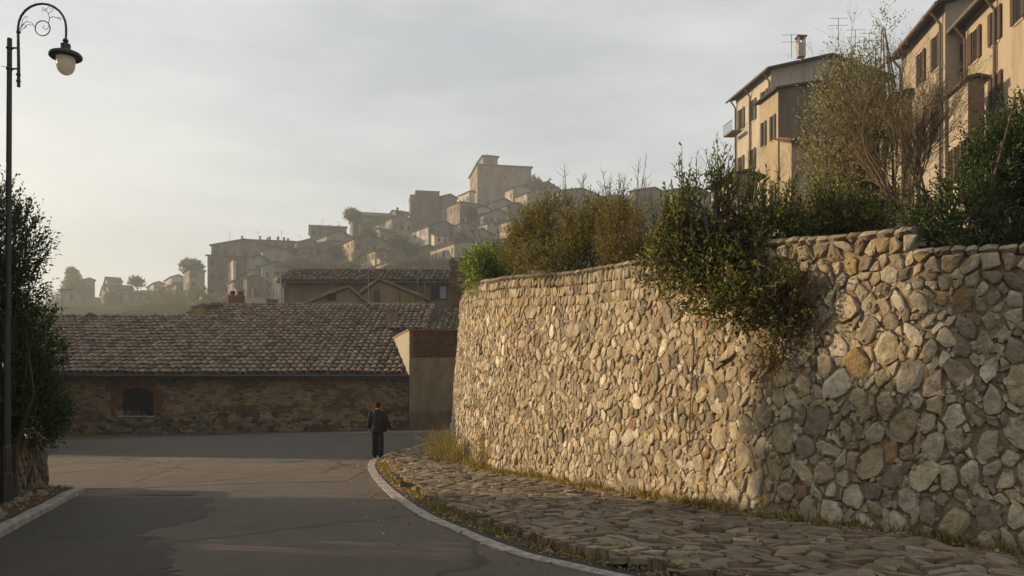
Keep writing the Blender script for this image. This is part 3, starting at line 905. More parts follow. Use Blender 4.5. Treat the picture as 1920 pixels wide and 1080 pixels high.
# gutter along the eave and the downpipe
MB().tube([(XL, BY - .16, BZ0 - .10), (-5.95, BY - .16, BZ0 - .12)], .075, 8).build('gutter', M['iron'], barn)
MB().tube([(-6.05, BY - .14, BZ0 - .12), (-6.05, BY + .1, BZ0 - .35), (-6.06, 50.46, 3.0), (-6.06, 50.46, .1)], .085, 8).build('downpipe', M['iron'], barn)

# ---------------------------------------------------------------- annex with brick parapet
annex = thing('plastered_annex', (-3.5, 50, 0), 'beige plastered annex with a low brick parapet squeezed between the barn and the stone wall', 'building')
AX0 = -5.93
mb = MB(); mb.obox((AX0, 49.2, -.3), (6.2, 0, 0), (0, .4, 0), (0, 0, 4.62), (.23, .175, .105)); mb.build('wall', M['stained'], annex)
mb = MB(); mb.obox((AX0 + .01, 49.14, -.3), (6.2, 0, 0), (0, .06, 0), (0, 0, 1.55), (.16, .12, .078)); mb.build('plinth', M['stained'], annex)
mb = MB(); mb.obox((AX0 + .06, 49.30, 4.30), (6.0, 0, 0), (0, .3, 0), (0, 0, 1.62), (.10, .065, .045)); mb.build('parapet', M['brick'], annex)
k = 0; z = 4.33
while z < 5.85:
    x = AX0 + .02 - (k % 2) * .16
    while x < -2.3:
        w_ = .30 + rnd.uniform(-.02, .02)
        x0 = max(x, AX0 + .02)
        brick(annex, ((x0 + x + w_) / 2, 49.27 - rnd.uniform(0, .02), z + .055), (x + w_ - x0, .09, .098 + rnd.uniform(-.008, .004)), col=tuple(c * .68 for c in brick_col()))
        x += w_ + .022
    z += .128; k += 1
x = AX0 - .06
while x < -1.5:
    MB().obox((x, 49.12, 5.90 + rnd.uniform(-.008, .008)), (.42, 0, 0), (0, .55, 0), (0, 0, .085), tuple(c * rnd.uniform(.8, 1.1) for c in (.30, .11, .07))).build('coping_tile', M['brick'], annex); x += .435
# flank wall running back over the barn roof
fx, fy = AX0 - (-8.3), 0
d_ = Vector((-8.3 - AX0, 58 - 49.2, 0)); dn = d_.normalized(); sn = Vector((dn.y, -dn.x, 0)) * .28
mb = MB(); mb.prism([Vector((AX0, 49.2, 3.3)), Vector((AX0, 49.2, 5.9)), Vector((-8.3, 58, 5.95)), Vector((-8.3, 58, 5.3))], sn, (.36, .33, .27)); mb.build('flank_wall', M['plaster'], annex)
mb = MB(); mb.obox(Vector((AX0, 49.2, 5.9)) - Vector((dn.y, -dn.x, 0)) * .05, Vector((-8.3, 58, 5.95)) - Vector((AX0, 49.2, 5.9)), Vector((dn.y, -dn.x, 0)) * .4, (0, 0, .10), (.27, .16, .10)); mb.build('flank_coping', M['tile'], annex)
ar = MB().obox((AX0 + .4, 49.6, 5.0), (6, 0, 0), (0, 8.6, 0), (0, 0, .3), (.12, .09, .07)).build('roof', M['tile'], annex)
tile_roof(ar, (-5.7, 57.6, 6.45), (1, 0, 0), (0, math.cos(R(17)), math.sin(R(17))), 10, 11, .4, .72, .19, 110)

# ---------------------------------------------------------------- houses just behind the barn
rear = thing('rear_house', (-12, 76, 0), 'low brown plastered house with a tiled roof just behind the ridge of the barn', 'house')
mb = MB(); mb.obox((-19.1, 72, 5), (14.3, 0, 0), (0, 8, 0), (0, 0, 6.95), (.15, .115, .075)); mb.build('wall', M['plaster'], rear)
rr_ = MB(); rr_.prism([(-19.6, 71.5, 11.9), (-19.6, 76, 13.5), (-19.6, 80.5, 11.9), (-19.6, 80.5, 11.75), (-19.6, 76, 13.33), (-19.6, 71.5, 11.75)], (14.9, 0, 0), (.10, .075, .055)); rr_ = rr_.build('roof', M['tile'], rear)
tile_roof(rr_, (-19.6, 71.4, 11.93), (1, 0, 0), (0, math.cos(R(19.6)), math.sin(R(19.6))), 33, 6, .45, .8, .21, 200, lambda p: p.y < 76, dark=.85)
ridge(rr_, (-19.6, 76, 13.5), (-4.8, 76, 13.5), .2, .6, dark=.85)
MB().tube([(-19.6, 71.35, 11.8), (-4.8, 71.35, 11.8)], .07, 6).build('gutter', M['iron'], rear)
MB().tube([(-19.2, 71.6, 11.7), (-19.15, 71.9, 11.3), (-19.15, 71.9, 8)], .07, 6).build('downpipe', M['iron'], rear)
w_ = MB().obox((-6.85, 71.93, 10.45), (1.35, 0, 0), (0, .08, 0), (0, 0, 1.15), (.03, .03, .03)).build('window', M['pane'], rear)
MB().obox((-6.05, 71.90, 10.5), (.5, 0, 0), (0, .028, 0), (0, 0, 1.05)).build('pane', M['blueglass'], w_)
f_ = MB()
for x in (-6.87, -6.16, -5.52): f_.obox((x, 71.88, 10.42), (.07, 0, 0), (0, .06, 0), (0, 0, 1.2), (.05, .05, .05))
f_.build('frame', M['wood'], w_)
def gable_shed(label, x0, x1, xp, y, z0, zp, depth, col, name='gabled_shed', tiles=True, zb=8.2):
    t = thing(name, ((x0 + x1) / 2, y, 7), label, 'shed')
    MB().prism([(x0 + .2, y, zb), (x1 - .2, y, zb), (x1 - .2, y, z0 - .02), (xp, y, zp - .10), (x0 + .2, y, z0 - .02)], (0, depth, 0), col).build('wall', M['plaster'], t)
    r_ = MB()
    for a, za, b_, zb_ in ((x0 - .1, z0 - .08, xp, zp), (xp, zp, x1 + .1, z0 - .08)):
        if xp == a: pass
        r_.prism([(a, y - .28, za), (b_, y - .28, zb_), (b_, y - .28, zb_ + .13), (a, y - .28, za + .13)], (0, depth + .4, 0), (.20, .14, .095))
    r_ = r_.build('roof', M['tile'], t)
    for a, za, b_, zb_ in ((x0 - .1, z0 - .0, xp, zp + .1), (x1 + .1, z0 - .0, xp, zp + .1)):
        ridge(r_, (a, y - .22, za + .04), (b_, y - .22, zb_), .11, .45, dark=1.25)
    return t
gA = gable_shed('small grey plastered gable with a dark square opening right behind the barn ridge', -17.3, -11.4, -13.2, 69, 9.5, 11.05, 2.4, (.17, .135, .092))
MB().obox((-14.95, 68.95, 10.0), (.75, 0, 0), (0, .08, 0), (0, 0, .62), (.012, .01, .01)).build('opening', M['pane'], gA)
gB = gable_shed('taller yellow ochre gable with an arched doorway behind the barn ridge', -13.2, -7.0, -11.0, 70.8, 10.3, 11.9, 1.1, (.215, .155, .08))
MB().prism([(-11.45, 70.74, 9.2), (-10.95, 70.74, 9.2), (-10.95, 70.74, 10.85), (-11.05, 70.74, 11.1), (-11.2, 70.74, 11.18), (-11.35, 70.74, 11.1), (-11.45, 70.74, 10.85)], (0, .06, 0), (.06, .05, .05)).build('doorway', M['wood'], gB)
MB().tube([(-9.3, 70.7, 8.5), (-9.3, 70.7, 11.6)], .05, 6, (.05, .04, .035)).build('downpipe', M['wood'], gB)
MB().tube([(-8.0, 70.7, 8.5), (-8.0, 70.7, 11.0), (-7.2, 70.6, 11.0)], .05, 6, (.10, .05, .03)).build('pipe', M['wood'], gB)
# crumbling brick pier beside the rear house
pier = thing('brick_pier', (-4.3, 68, 4), 'crumbling square brick pier with weeds on top beside the rear house window', 'pier')
MB().obox((-4.85, 67.6, 4), (1.1, 0, 0), (0, 1, 0), (0, 0, 8.6), (.17, .12, .08)).build('core', M['brick'], pier)
k = 0; z = 9.0
while z < 12.5:
    x = -4.87 - (k % 2) * .15
    while x < -3.75:
        x0 = max(x, -4.87); x1 = min(x + .32, -3.73)
        if x1 - x0 > .05: brick(pier, ((x0 + x1) / 2, 67.59 - rnd.uniform(0, .03), z + .07), (x1 - x0, .08, .13), col=tuple(c * .8 for c in brick_col()))
        x += .345
    z += .165; k += 1
MB().obox((-4.95, 67.5, 12.6), (1.3, 0, 0), (0, 1.2, 0), (0, 0, .12), (.15, .10, .07)).build('cap', M['tile'], pier)
# antennas and masts standing on the roofs
def mast(px, Y, ytop, ybot, label, yagi=0, r=.022, col=(.20, .20, .20), side=1, cat='antenna'):
    x, _, zt = at(px, ytop, Y); _, _, zb = at(px, ybot, Y)
    t = thing('antenna', (x, Y, zb), label, cat)
    MB().tube([(x, Y, zb), (x + rnd.uniform(-.03, .03), Y, zt)], r, 6, col).build('mast', M['wood'], t)
    for k in range(yagi):
        zz = zt - .12 - .45 * k * (zt - zb) / 3; b_ = MB(); L_ = .9
        b_.tube([(x - .3 * side, Y, zz), (x + L_ * side, Y, zz + .05)], r * .6, 4, col)
        for i in range(6): 
            q_ = x + side * (-.25 + .2 * i); b_.tube([(q_, Y - .22, zz), (q_, Y + .22, zz)], r * .45, 4, col)
        b_.build('yagi', M['wood'], t)
    return t
mast(691, 66.2, 506, 572, 'pale thin mast standing before the small gable behind the barn')
mast(520, 66, 497, 566, 'grey mast with two crossbars at the left end of the rear house', 2, .04)
mast(527, 66.3, 500, 566, 'bare grey pole next to the mast at the left end of the rear house', 0, .05)
mast(674, 74, 497, 520, 'short mast with one crossbar on the rear house roof, left one', 1, .03)
mast(783, 70, 518, 556, 'thin pale mast in front of the rear house right of the yellow gable', 0, .02)
mast(797, 70, 528, 553, 'shortest thin pole in front of the rear house near its window', 1, .015)
mast(744, 70.3, 512, 565, 'dark thin pole rising over the right slope of the yellow gable', 0, .02, (.06, .05, .05))
mast(115, 62.3, 540, 590, 'pale pole above the left end of the barn ridge', 1, .03)
mast(123, 62.5, 546, 590, 'shorter pole beside the pale pole at the left end of the barn ridge', 0, .025)

# ---------------------------------------------------------------- houses (near row on the right and the hill town)
ROOFC = [(.075, .055, .045), (.095, .065, .05), (.065, .05, .042), (.10, .07, .05)]
terr_pts = []
used_names = 0
def solve_len(P, d, px):
    """length t so that P + t d is seen at column px"""
    k = (px - 960) / FP
    den = d[0] - k * d[1]
    return (k * P[1] - P[0]) / den
def house(name, label, xl, xc, xr, ye, yb, Y, th, kind='gable', col=(.36, .30, .22), colR=None, wl=(0, 0), wr=(0, 0), cat='house', group=None, pitch=20,
          chim=0, ant=0, far=True, shut=None, oh=.55, extra=4.0, door=False, terrain=True, lamp=None):
    th = R(th)
    P = at(xc, ye, Y); Pz = P[2]; zb = at(xc, yb, Y)[2]
    dL = Vector((-math.sin(th), math.cos(th), 0)); dR = Vector((math.cos(th), math.sin(th), 0)); up = Vector((0, 0, 1))
    D = max(.7, solve_len(P, dL, xl)); W = max(.7, solve_len(P, dR, xr))
    D = min(D, 16 if far else 40); W = min(W, 30)
    Db = max(D, min(6.0, W)) if far and kind != 'shed' else D    # real depth hidden behind
    base = Vector((P[0], P[1], zb)); o = Vector((P[0], P[1], zb - extra)); H = Pz - zb + extra
    t = thing(name, tuple(base + dR * W / 2 + dL * D / 2), label, cat, group)
    if terrain:
        terr_pts.append((base.x + dR.x * W / 2, base.y, zb))
        f_ = (Y - 28) / Y; terr_pts.append((base.x * f_, Y - 28, at(xc, min(yb + (8 if xc < 384 else 30), 640), Y - 28)[2]))
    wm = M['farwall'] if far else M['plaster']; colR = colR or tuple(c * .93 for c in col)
    rise = math.tan(R(pitch)); rc = rnd.choice(ROOFC)
    top = o + up * H
    mb = MB()
    if kind == 'gable':
        pk = W / 2 * rise
        mb.prism([o, o + dR * W, top + dR * W, top + dR * (W / 2) + up * pk, top], dL * D, col)
        # side faces carry the lit plaster, the gable its own tone, often shade painted in
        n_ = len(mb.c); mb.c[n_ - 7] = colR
        rb = MB(); th_ = .26 if far else .14
        for s_ in (0, 1):
            e = (top - dR * oh - up * oh * rise) if s_ == 0 else (top + dR * (W + oh) - up * oh * rise)
            r_ = top + dR * (W / 2) + up * pk
            rb.prism([e - dL * oh + up * .02, r_ - dL * oh + up * .02, r_ - dL * oh + up * (.02 + th_), e - dL * oh + up * (.02 + th_)], dL * (D + 2 * oh), rc)
    elif kind == 'side':                 # ridge runs across, the eave faces the viewer
        pk = D / 2 * rise
        mb.prism([o, o + dL * D, top + dL * D, top + dL * (D / 2) + up * pk, top], dR * W, col)
        rb = MB(); th_ = .16
        for s_ in (0, 1):
            e = (top - dL * oh - up * oh * rise) if s_ == 0 else (top + dL * (D + oh) - up * oh * rise)
            r_ = top + dL * (D / 2) + up * pk
            rb.prism([e - dR * oh + up * .02, r_ - dR * oh + up * .02, r_ - dR * oh + up * (.02 + th_), e - dR * oh + up * (.02 + th_)], dR * (W + 2 * oh), rc)
    elif kind == 'shed':                 # single slope down to the viewer
        pk = D * rise
        mb.prism([o, o + dL * D, top + dL * D + up * pk, top], dR * W, col)
        rb = MB(); rb.prism([top - dL * oh - up * oh * rise - dR * .2, top + dL * D + up * pk - dR * .2, top + dL * D + up * (pk + .16) - dR * .2, top - dL * oh - up * (oh * rise - .16) - dR * .2], dR * (W + .4), rc)
        pk = .1
    else:                                # flat or hip
        mb.prism([o, o + dR * W, o + dR * W + dL * D, o + dL * D], up * H, col)
        pk = min(W, D) / 2 * rise if kind == 'hip' else .3
        rb = MB(); a = top - dR * oh - dL * oh; w2, d2 = W + 2 * oh, D + 2 * oh
        c4 = [a, a + dR * w2, a + dR * w2 + dL * d2, a + dL * d2]
        if kind == 'hip':
            m_ = min(w2, d2) / 2 * .98
            c4b = [a + dR * m_ + dL * m_, a + dR * (w2 - m_) + dL * m_, a + dR * (w2 - m_) + dL * (d2 - m_), a + dR * m_ + dL * (d2 - m_)]
            vs = [p + up * .02 for p in c4] + [p + up * .15 for p in c4] + [p + up * (.15 + pk) for p in c4b]
            rb.add(vs, [(0, 3, 2, 1), (0, 1, 5, 4), (1, 2, 6, 5), (2, 3, 7, 6), (3, 0, 4, 7), (4, 5, 9, 8), (5, 6, 10, 9), (6, 7, 11, 10), (7, 4, 8, 11), (8, 9, 10, 11)], rc)
        else:
            rb.prism(c4, up * .22, rc)
    mb.build('wall', wm, t)
    roof = rb.build('roof', M['roof'], t)
    if far and kind in ('gable', 'hip', 'side') and W > 3.5 and Pz - zb > 3.5 and rnd.random() < .75:
        aw = W * rnd.uniform(.35, .6); u0 = rnd.uniform(.05, .95) * (W - aw); ah = (Pz - zb) * rnd.uniform(.35, .6); ad = rnd.uniform(1.5, 3.2)
        ac = tuple(c * rnd.uniform(.8, 1.35) for c in col); a0 = o + dR * u0 - dL * ad; hh = ah + extra
        an = MB().prism([a0, a0 + dL * (ad - .01), a0 + dL * (ad - .01) + up * (hh + .8), a0 + up * hh], dR * aw, ac).build('annex', wm, t)
        MB().prism([a0 - dR * .3 - dL * .4 + up * (hh - .1), a0 - dR * .3 + dL * (ad - .02) + up * (hh + .85), a0 - dR * .3 + dL * (ad - .02) + up * (hh + 1.1), a0 - dR * .3 - dL * .4 + up * (hh + .15)], dR * (aw + .6), rnd.choice(ROOFC)).build('annex_roof', M['roof'], an)
        for k in range(2):
            MB().obox(a0 + dR * (aw * (.22 + .4 * k)) - dL * .04 + up * (hh - 1.9), dR * .8, dL * .03, up * 1.1).build('pane', M['pane'], an)
    # windows
    wc = shut or rnd.choice([(.09, .065, .045), (.07, .06, .05), (.10, .09, .075), (.06, .07, .055)])
    def face_windows(org, du, dn, L, spec):
        n_, rows = spec[0], spec[1]
        if not n_: return
        hvis = Pz - zb
        if far: rows = max(rows, min(4, int(hvis / 3.3))); n_ = max(n_, min(7, int(L / 2.4)))
        ww = min(1.15, L / n_ * (.42 if far else .28)); wh = min(1.8, hvis / rows * .5)
        for r_ in range(rows):
            for i in range(n_):
                if rnd.random() < (.10 if far else .22): continue
                u = L * (i + .5) / n_ + rnd.uniform(-.1, .1) * L / n_ * (1 if far else .3); z = Pz - hvis * (r_ + .52) / rows - wh / 2 + (.1 if far else 0)
                h_ = wh * (1 if r_ < rows - 1 or rows == 1 else .9)
                q = Vector((org.x, org.y, z)) + du * (u - ww / 2)
                f = MB(); fw = .10
                fc = tuple(min(1, c * 1.15) for c in col)
                f.obox(q - du * fw + dn * .0 - up * fw, du * (ww + 2 * fw), dn * .05, up * fw, fc)
                f.obox(q - du * fw + up * h_, du * (ww + 2 * fw), dn * .05, up * fw, fc)
                f.obox(q - du * fw, du * fw, dn * .05, up * h_, fc); f.obox(q + du * ww, du * fw, dn * .05, up * h_, fc)
                w_ = f.build('window', wm, t)
                MB().obox(q, du * ww, dn * .02, up * h_).build('pane', M['pane'], w_)
                if not far or rnd.random() < .45:
                    op = not far or rnd.random() < .4
                    for s_ in (0, 1):
                        sh = MB()
                        if op: sh.obox(q + (du * (-ww * .52) if s_ == 0 else du * (ww * 1.02)) + dn * .06, du * ww * .5, dn * .05, up * h_, wc)
                        else: sh.obox(q + du * (s_ * ww * .505) + dn * .03, du * ww * .495, dn * .04, up * h_, wc)
                        if not far:
                            for kk in range(int(h_ / .11)):
                                sh.obox(q + (du * (-ww * .50) if s_ == 0 else du * (ww * 1.04)) + dn * .11 + up * (.05 + kk * .11), du * ww * .46, dn * .015, up * .05, tuple(c * .8 for c in wc))
                        sh.build('shutter', M['wood'], w_)
    face_windows(base, dL, -dR, D, wl)
    face_windows(base, dR, -dL, W, wr)
    ridge_u = (W / 2) if kind == 'gable' else W * .5
    for k in range(chim):
        u = W * rnd.uniform(.15, .85); v = D * rnd.uniform(.2, .8)
        zz = Pz + (pk * (1 - abs(u - W / 2) / (W / 2)) if kind == 'gable' else pk * .5) - .2
        c0 = Vector((base.x, base.y, zz)) + dR * u + dL * v
        w__ = rnd.uniform(.45, .7) if far else .55
        hh = rnd.uniform(.9, 1.5) if far else 1.7
        ch = MB().obox(c0, dR * w__, dL * w__, up * hh, tuple(c * .8 for c in col)).build('chimney', wm, roof)
        MB().obox(c0 - dR * .1 - dL * .1 + up * (hh + (0 if far else .28)), dR * (w__ + .2), dL * (w__ + .2), up * .1, rc).build('chimney_cap', M['tile'], ch)
        if not far:
            for a_ in (0, 1):
                for b_ in (0, 1): MB().obox(c0 + dR * a_ * (w__ - .12) + dL * b_ * (w__ - .12) + up * hh, dR * .12, dL * .12, up * .28, col).build('cap_post', wm, ch)
    for k in range(ant):
        u = W * rnd.uniform(.2, .8); v = D * rnd.uniform(.1, .9); r0 = .035 if far else .018
        c0 = Vector((base.x, base.y, Pz + pk * .6)) + dR * u + dL * v; hh = rnd.uniform(2.2, 3.6)
        a_ = MB().tube([c0, c0 + up * hh], r0, 5, (.16, .16, .16))
        for q_ in (0, .5): 
            a_.tube([c0 + up * (hh - q_) - dR * .8, c0 + up * (hh - q_) + dR * .8], r0 * .6, 4, (.16, .16, .16))
            if not far:
                for i in range(7): a_.tube([c0 + up * (hh - q_) + dR * (-.75 + .24 * i) - dL * .25, c0 + up * (hh - q_) + dR * (-.75 + .24 * i) + dL * .25], .007, 3, (.16, .16, .16))
        a_.build('antenna', M['wood'], roof)
    return t, dict(P=Vector(P), base=base, dL=dL, dR=dR, D=D, W=W, Pz=Pz, zb=zb, roof=roof, rc=rc)

# --- row of tall houses above the wall on the right
CREAM = (.40, .37, .315); TANW = (.32, .285, .23); SHUT = (.085, .045, .028)
def eave_extras(t, h, down=(1,), gut=True, oh=.45):
    up = Vector((0, 0, 1)); top = Vector((h['P'].x, h['P'].y, h['Pz'])); rise = math.tan(R(17))
    e = top - h['dR'] * (oh + .06) - up * (oh * rise - .02)
    MB().tube([e - h['dL'] * oh, e + h['dL'] * (h['D'] + oh)], .10, 8, (.16, .12, .09)).build('gutter', M['wood'], t)
    for f in down:
        a = e + h['dL'] * (h['D'] * f)
        w = top + h['dL'] * (h['D'] * f) - h['dR'] * .12
        MB().tube([a, w - up * .9, w - up * (h['Pz'] - h['zb'] + 2)], .075, 7, (.10, .07, .05)).build('downpipe', M['wood'], t)
t, h = house('tall_house', 'tall cream house at the end of the row, chimney on its long sloping roof', 1380, 1446, 1660, 131, 420, 70, 9.6, 'gable', CREAM, (.38, .34, .29), (3, 3), (0, 0), far=False, shut=(.10, .085, .07), pitch=15, chim=0, ant=0, oh=.6, terrain=False)
eave_extras(t, h, (.02, .55, .98), oh=.6)
c0 = Vector(at(1497, 105, 71.5)); ch = MB().obox(c0, (.62, 0, 0), (0, .62, 0), (0, 0, 1.15), CREAM).build('chimney', M['plaster'], h['roof'])
for a_, b_ in ((0, 0), (.5, 0), (0, .5), (.5, .5)): MB().obox(c0 + Vector((a_, b_, 1.15)), (.12, 0, 0), (0, .12, 0), (0, 0, .5), CREAM).build('cap_post', M['plaster'], ch)
MB().obox(c0 + Vector((-.1, -.1, 1.65)), (.82, 0, 0), (0, .82, 0), (0, 0, .09), (.12, .09, .07)).build('chimney_cap', M['tile'], ch)
for px_, py_, hh in ((1484, 108, 2.0), (1572, 86, 2.4), (1604, 90, 1.6), (1630, 92, 1.4)):
    c0 = Vector(at(px_, py_, 72)); a_ = MB().tube([c0, c0 + Vector((0, 0, hh))], .03, 5, (.16, .16, .16))
    for q_ in (.1, .7): a_.tube([c0 + Vector((-.8, 0, hh - q_)), c0 + Vector((.8, 0, hh - q_ + .05))], .018, 4, (.16, .16, .16))
    a_.build('antenna', M['wood'], h['roof'])
bal = Vector(at(1392, 246, 74.6)); b_ = MB().obox(bal + Vector((-.95, 0, 0)), h['dL'] * 1.8, (.95, .0, 0), (0, 0, .12), (.22, .18, .14)).build('balcony', M['plaster'], t)
rl = MB()
for k in range(9): rl.tube([bal + Vector((-.93, 0, .1)) + h['dL'] * (.22 * k), bal + Vector((-.93, 0, 1.0)) + h['dL'] * (.22 * k)], .018, 4)
rl.tube([bal + Vector((-.93, 0, 1.0)), bal + Vector((-.93, 0, 1.0)) + h['dL'] * 1.8], .03, 5); rl.build('railing', M['iron'], b_)

t, h = house('stone_house', 'brown rubble stone house in front of the cream house with the chimney', 1424, 1459, 1600, 168, 420, 62, 9.6, 'gable', (.33, .275, .20), (.135, .10, .068), (2, 2), (0, 0), far=False, shut=(.10, .085, .07), pitch=12, oh=.35, terrain=False)  # dark gable tone is that side's shade painted in
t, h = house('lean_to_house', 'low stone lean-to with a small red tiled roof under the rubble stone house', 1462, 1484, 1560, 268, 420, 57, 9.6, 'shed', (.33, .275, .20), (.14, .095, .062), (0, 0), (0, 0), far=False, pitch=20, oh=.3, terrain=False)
p0 = Vector((h['P'].x, h['P'].y, h['Pz'])) - h['dL'] * .32 + Vector((0, 0, .05))
upv = (h['dL'] * math.cos(R(20)) + Vector((0, 0, math.sin(R(20))))).normalized()
tile_roof(h['roof'], p0, h['dR'], upv, 11, 5, .27, .55, .12, 60, cols_lib=[(.30, .13, .085), (.25, .11, .075), (.34, .17, .11)])
t, h = house('small_house', 'small cream house half hidden by leaves left of the tall cream house', 1334, 1372, 1420, 330, 430, 52, 9.6, 'gable', CREAM, None, (2, 1), (0, 0), far=False, pitch=15, oh=.4, terrain=False)
t, h = house('ochre_house', 'ochre house behind the bare tree, lower than the tall houses beside it', 1636, 1690, 1712, 178, 430, 50, -6.3, 'gable', TANW, (.26, .19, .12), (3, 2), (0, 0), far=False, pitch=15, oh=.45, terrain=False)
t, h = house('tall_house', 'tall tan house with a thick gutter and long eave rising toward the top edge', 1690, 1772, 1900, 8, 430, 45, -6.3, 'gable', TANW, (.40, .35, .27), (3, 3), (1, 2), far=False, shut=SHUT, pitch=16, oh=.6, terrain=False, ant=1)
eave_extras(t, h, (.05, .97), oh=.6)
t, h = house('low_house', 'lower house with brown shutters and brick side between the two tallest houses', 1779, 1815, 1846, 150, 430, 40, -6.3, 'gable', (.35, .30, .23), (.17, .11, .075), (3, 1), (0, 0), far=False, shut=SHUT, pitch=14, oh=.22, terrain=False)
t, h = house('tall_house', 'tallest house at the right edge with open brown shutters on its sunlit wall', 1811, 1990, 2100, -145, 430, 35, -6.3, 'gable', (.34, .29, .22), None, (4, 4), (0, 0), far=False, shut=SHUT, pitch=16, oh=.6, terrain=False)
eave_extras(t, h, (.62, .98), oh=.6)

hs = thing('unseen_street_house', (-17, -2, 0), 'unseen plastered house added behind the evergreen hedge trees on the left to block skylight', 'house')  # out of view, added to cut low skylight on the near wall
MB().obox((-22, -18, -.2), (8.2, 0, 0), (0, 30.3, 0), (0, 0, 10.2), (.30, .245, .165)).build('wall', M['plaster'], hs)
hr_ = MB().prism([(-22.6, -18.6, 9.95), (-13.2, -18.6, 9.95), (-17.9, -18.6, 11.7)], (0, 31.3, 0), (.13, .095, .07)).build('roof', M['roof'], hs)
for fl in (1.2, 4.4, 7.5):
    for yy in range(-15, 12, 4):
        w_ = MB().obox((-13.8, yy, fl), (.06, 0, 0), (0, 1.2, 0), (0, 0, 1.6), (.36, .3, .2)).build('window', M['plaster'], hs)
        MB().obox((-13.745, yy + .1, fl + .1), (.02, 0, 0), (0, 1.0, 0), (0, 0, 1.4)).build('pane', M['pane'], w_)
# --- the hill town
G1, G2, G3, YL, WH, BR, BL, PK = (.23, .20, .16), (.18, .155, .125), (.28, .255, .21), (.36, .305, .21), (.42, .40, .36), (.13, .105, .08), (.27, .285, .28), (.25, .20, .16)
TH = 32
T_ = 'hill town houses'
def H(label, xl, xc, xr, ye, yb, Y, kind='gable', col=G1, wl=(0, 0), wr=(0, 0), colR=None, **k):
    return house(k.pop('name', 'hill_house'), label, xl, xc, xr, ye, yb, Y, k.pop('th', TH), kind, col, colR, wl, wr, group=k.pop('group', T_), **k)
H('big dark plain block at the left end of the hill town', 385, 389, 472, 479, 560, 250, 'flat', BR, (0, 0), (5, 3), (.25, .205, .16), extra=8, th=14)
H('top storey set back above the big dark block, two chimneys', 391, 396, 520, 460, 490, 262, 'gable', G2, (0, 0), (3, 1), pitch=13, chim=2, ant=1, th=14)
H('long low pale wing along the foot of the big dark block', 386, 438, 472, 527, 565, 243, 'gable', G3, (4, 2), (2, 1))
H('grey blue house in the middle of the lower left cluster', 441, 471, 500, 483, 525, 250, 'gable', BL, (3, 2), (1, 1), th=40)
H('house with a short pale front just above the grey blue house', 468, 492, 548, 470, 510, 257, 'gable', G3, (2, 2), (1, 1))
H('broad roof crowned by a row of many small chimneys', 455, 462, 552, 449, 500, 272, 'side', G2, (0, 0), (4, 1), chim=9, ant=2, th=12, pitch=12)
H('narrow pale upright house beside the big dark block', 427, 437, 442, 487, 540, 246, 'flat', WH, (1, 2), (0, 0))
H('low cream house right below the grey blue house', 441, 469, 500, 508, 560, 245, 'gable', YL, (3, 2), (1, 1))
H('dark narrow house standing low in front of the cream one', 452, 463, 492, 520, 575, 239, 'gable', BR, (1, 2), (0, 0))
H('pale house with a shaded gable beside the tall mast', 484, 492, 548, 499, 560, 244, 'gable', WH, (1, 3), (1, 2), (.24, .215, .19))  # gable colour holds the shade of that side
H('sunlit cream house with dark windows just left of the rear house', 491, 522, 546, 517, 580, 236, 'gable', YL, (3, 3), (1, 2), G3)
H('long roofed house with one window above the rear house roof', 497, 549, 605, 483, 515, 262, 'gable', G3, (4, 1), (2, 1), chim=1)
H('plain grey house on the crest left of the chimneyed cottage', 540, 556, 602, 455, 490, 283, 'gable', G2, (1, 1), (2, 1), chim=1, ant=1)
H('crest house with a square chimney at its left end', 571, 582, 650, 424, 450, 300, 'side', G2, (0, 0), (3, 1), chim=4, ant=2, th=14, pitch=14)
H('low sunlit house under the chimneyed crest house', 571, 612, 664, 441, 468, 288, 'gable', G3, (4, 1), (2, 1))
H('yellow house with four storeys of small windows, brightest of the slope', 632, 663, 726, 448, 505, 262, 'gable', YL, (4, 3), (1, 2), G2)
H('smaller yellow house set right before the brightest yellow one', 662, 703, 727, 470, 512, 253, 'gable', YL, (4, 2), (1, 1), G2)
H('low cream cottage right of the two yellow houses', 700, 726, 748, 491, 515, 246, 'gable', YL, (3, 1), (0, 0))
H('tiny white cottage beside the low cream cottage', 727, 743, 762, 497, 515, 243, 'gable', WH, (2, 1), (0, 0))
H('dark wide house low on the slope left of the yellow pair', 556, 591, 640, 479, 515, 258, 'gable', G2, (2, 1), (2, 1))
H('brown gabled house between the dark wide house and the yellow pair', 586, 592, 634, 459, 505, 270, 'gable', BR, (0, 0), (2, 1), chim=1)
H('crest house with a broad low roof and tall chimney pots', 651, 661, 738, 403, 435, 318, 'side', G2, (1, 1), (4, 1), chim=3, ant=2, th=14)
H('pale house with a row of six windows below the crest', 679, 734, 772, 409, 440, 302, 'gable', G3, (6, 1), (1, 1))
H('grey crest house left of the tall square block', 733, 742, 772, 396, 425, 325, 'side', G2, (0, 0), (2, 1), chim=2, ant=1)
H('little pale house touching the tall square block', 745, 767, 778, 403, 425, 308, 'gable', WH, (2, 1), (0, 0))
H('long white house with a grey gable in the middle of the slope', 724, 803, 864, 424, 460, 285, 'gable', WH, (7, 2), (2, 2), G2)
H('tall square windowless dark block on the crest', 767, 770, 826, 366, 430, 306, 'flat', BR, (0, 0), (0, 0), (.215, .17, .125), extra=10, th=10, oh=.2, cat='tower house')
H('raised top of the tall square block, dark and flat', 776, 780, 824, 358, 372, 309, 'flat', BR, (0, 0), (0, 0), (.21, .17, .125), th=10, oh=.2, extra=2, terrain=False)
H('small grey gabled house leaning on the right of the square block', 822, 829, 857, 368, 392, 313, 'gable', G2, (1, 1), (1, 1))
H('hipped house with a row of windows below the square block', 824, 862, 902, 379, 425, 295, 'hip', PK, (6, 2), (2, 2), chim=1)
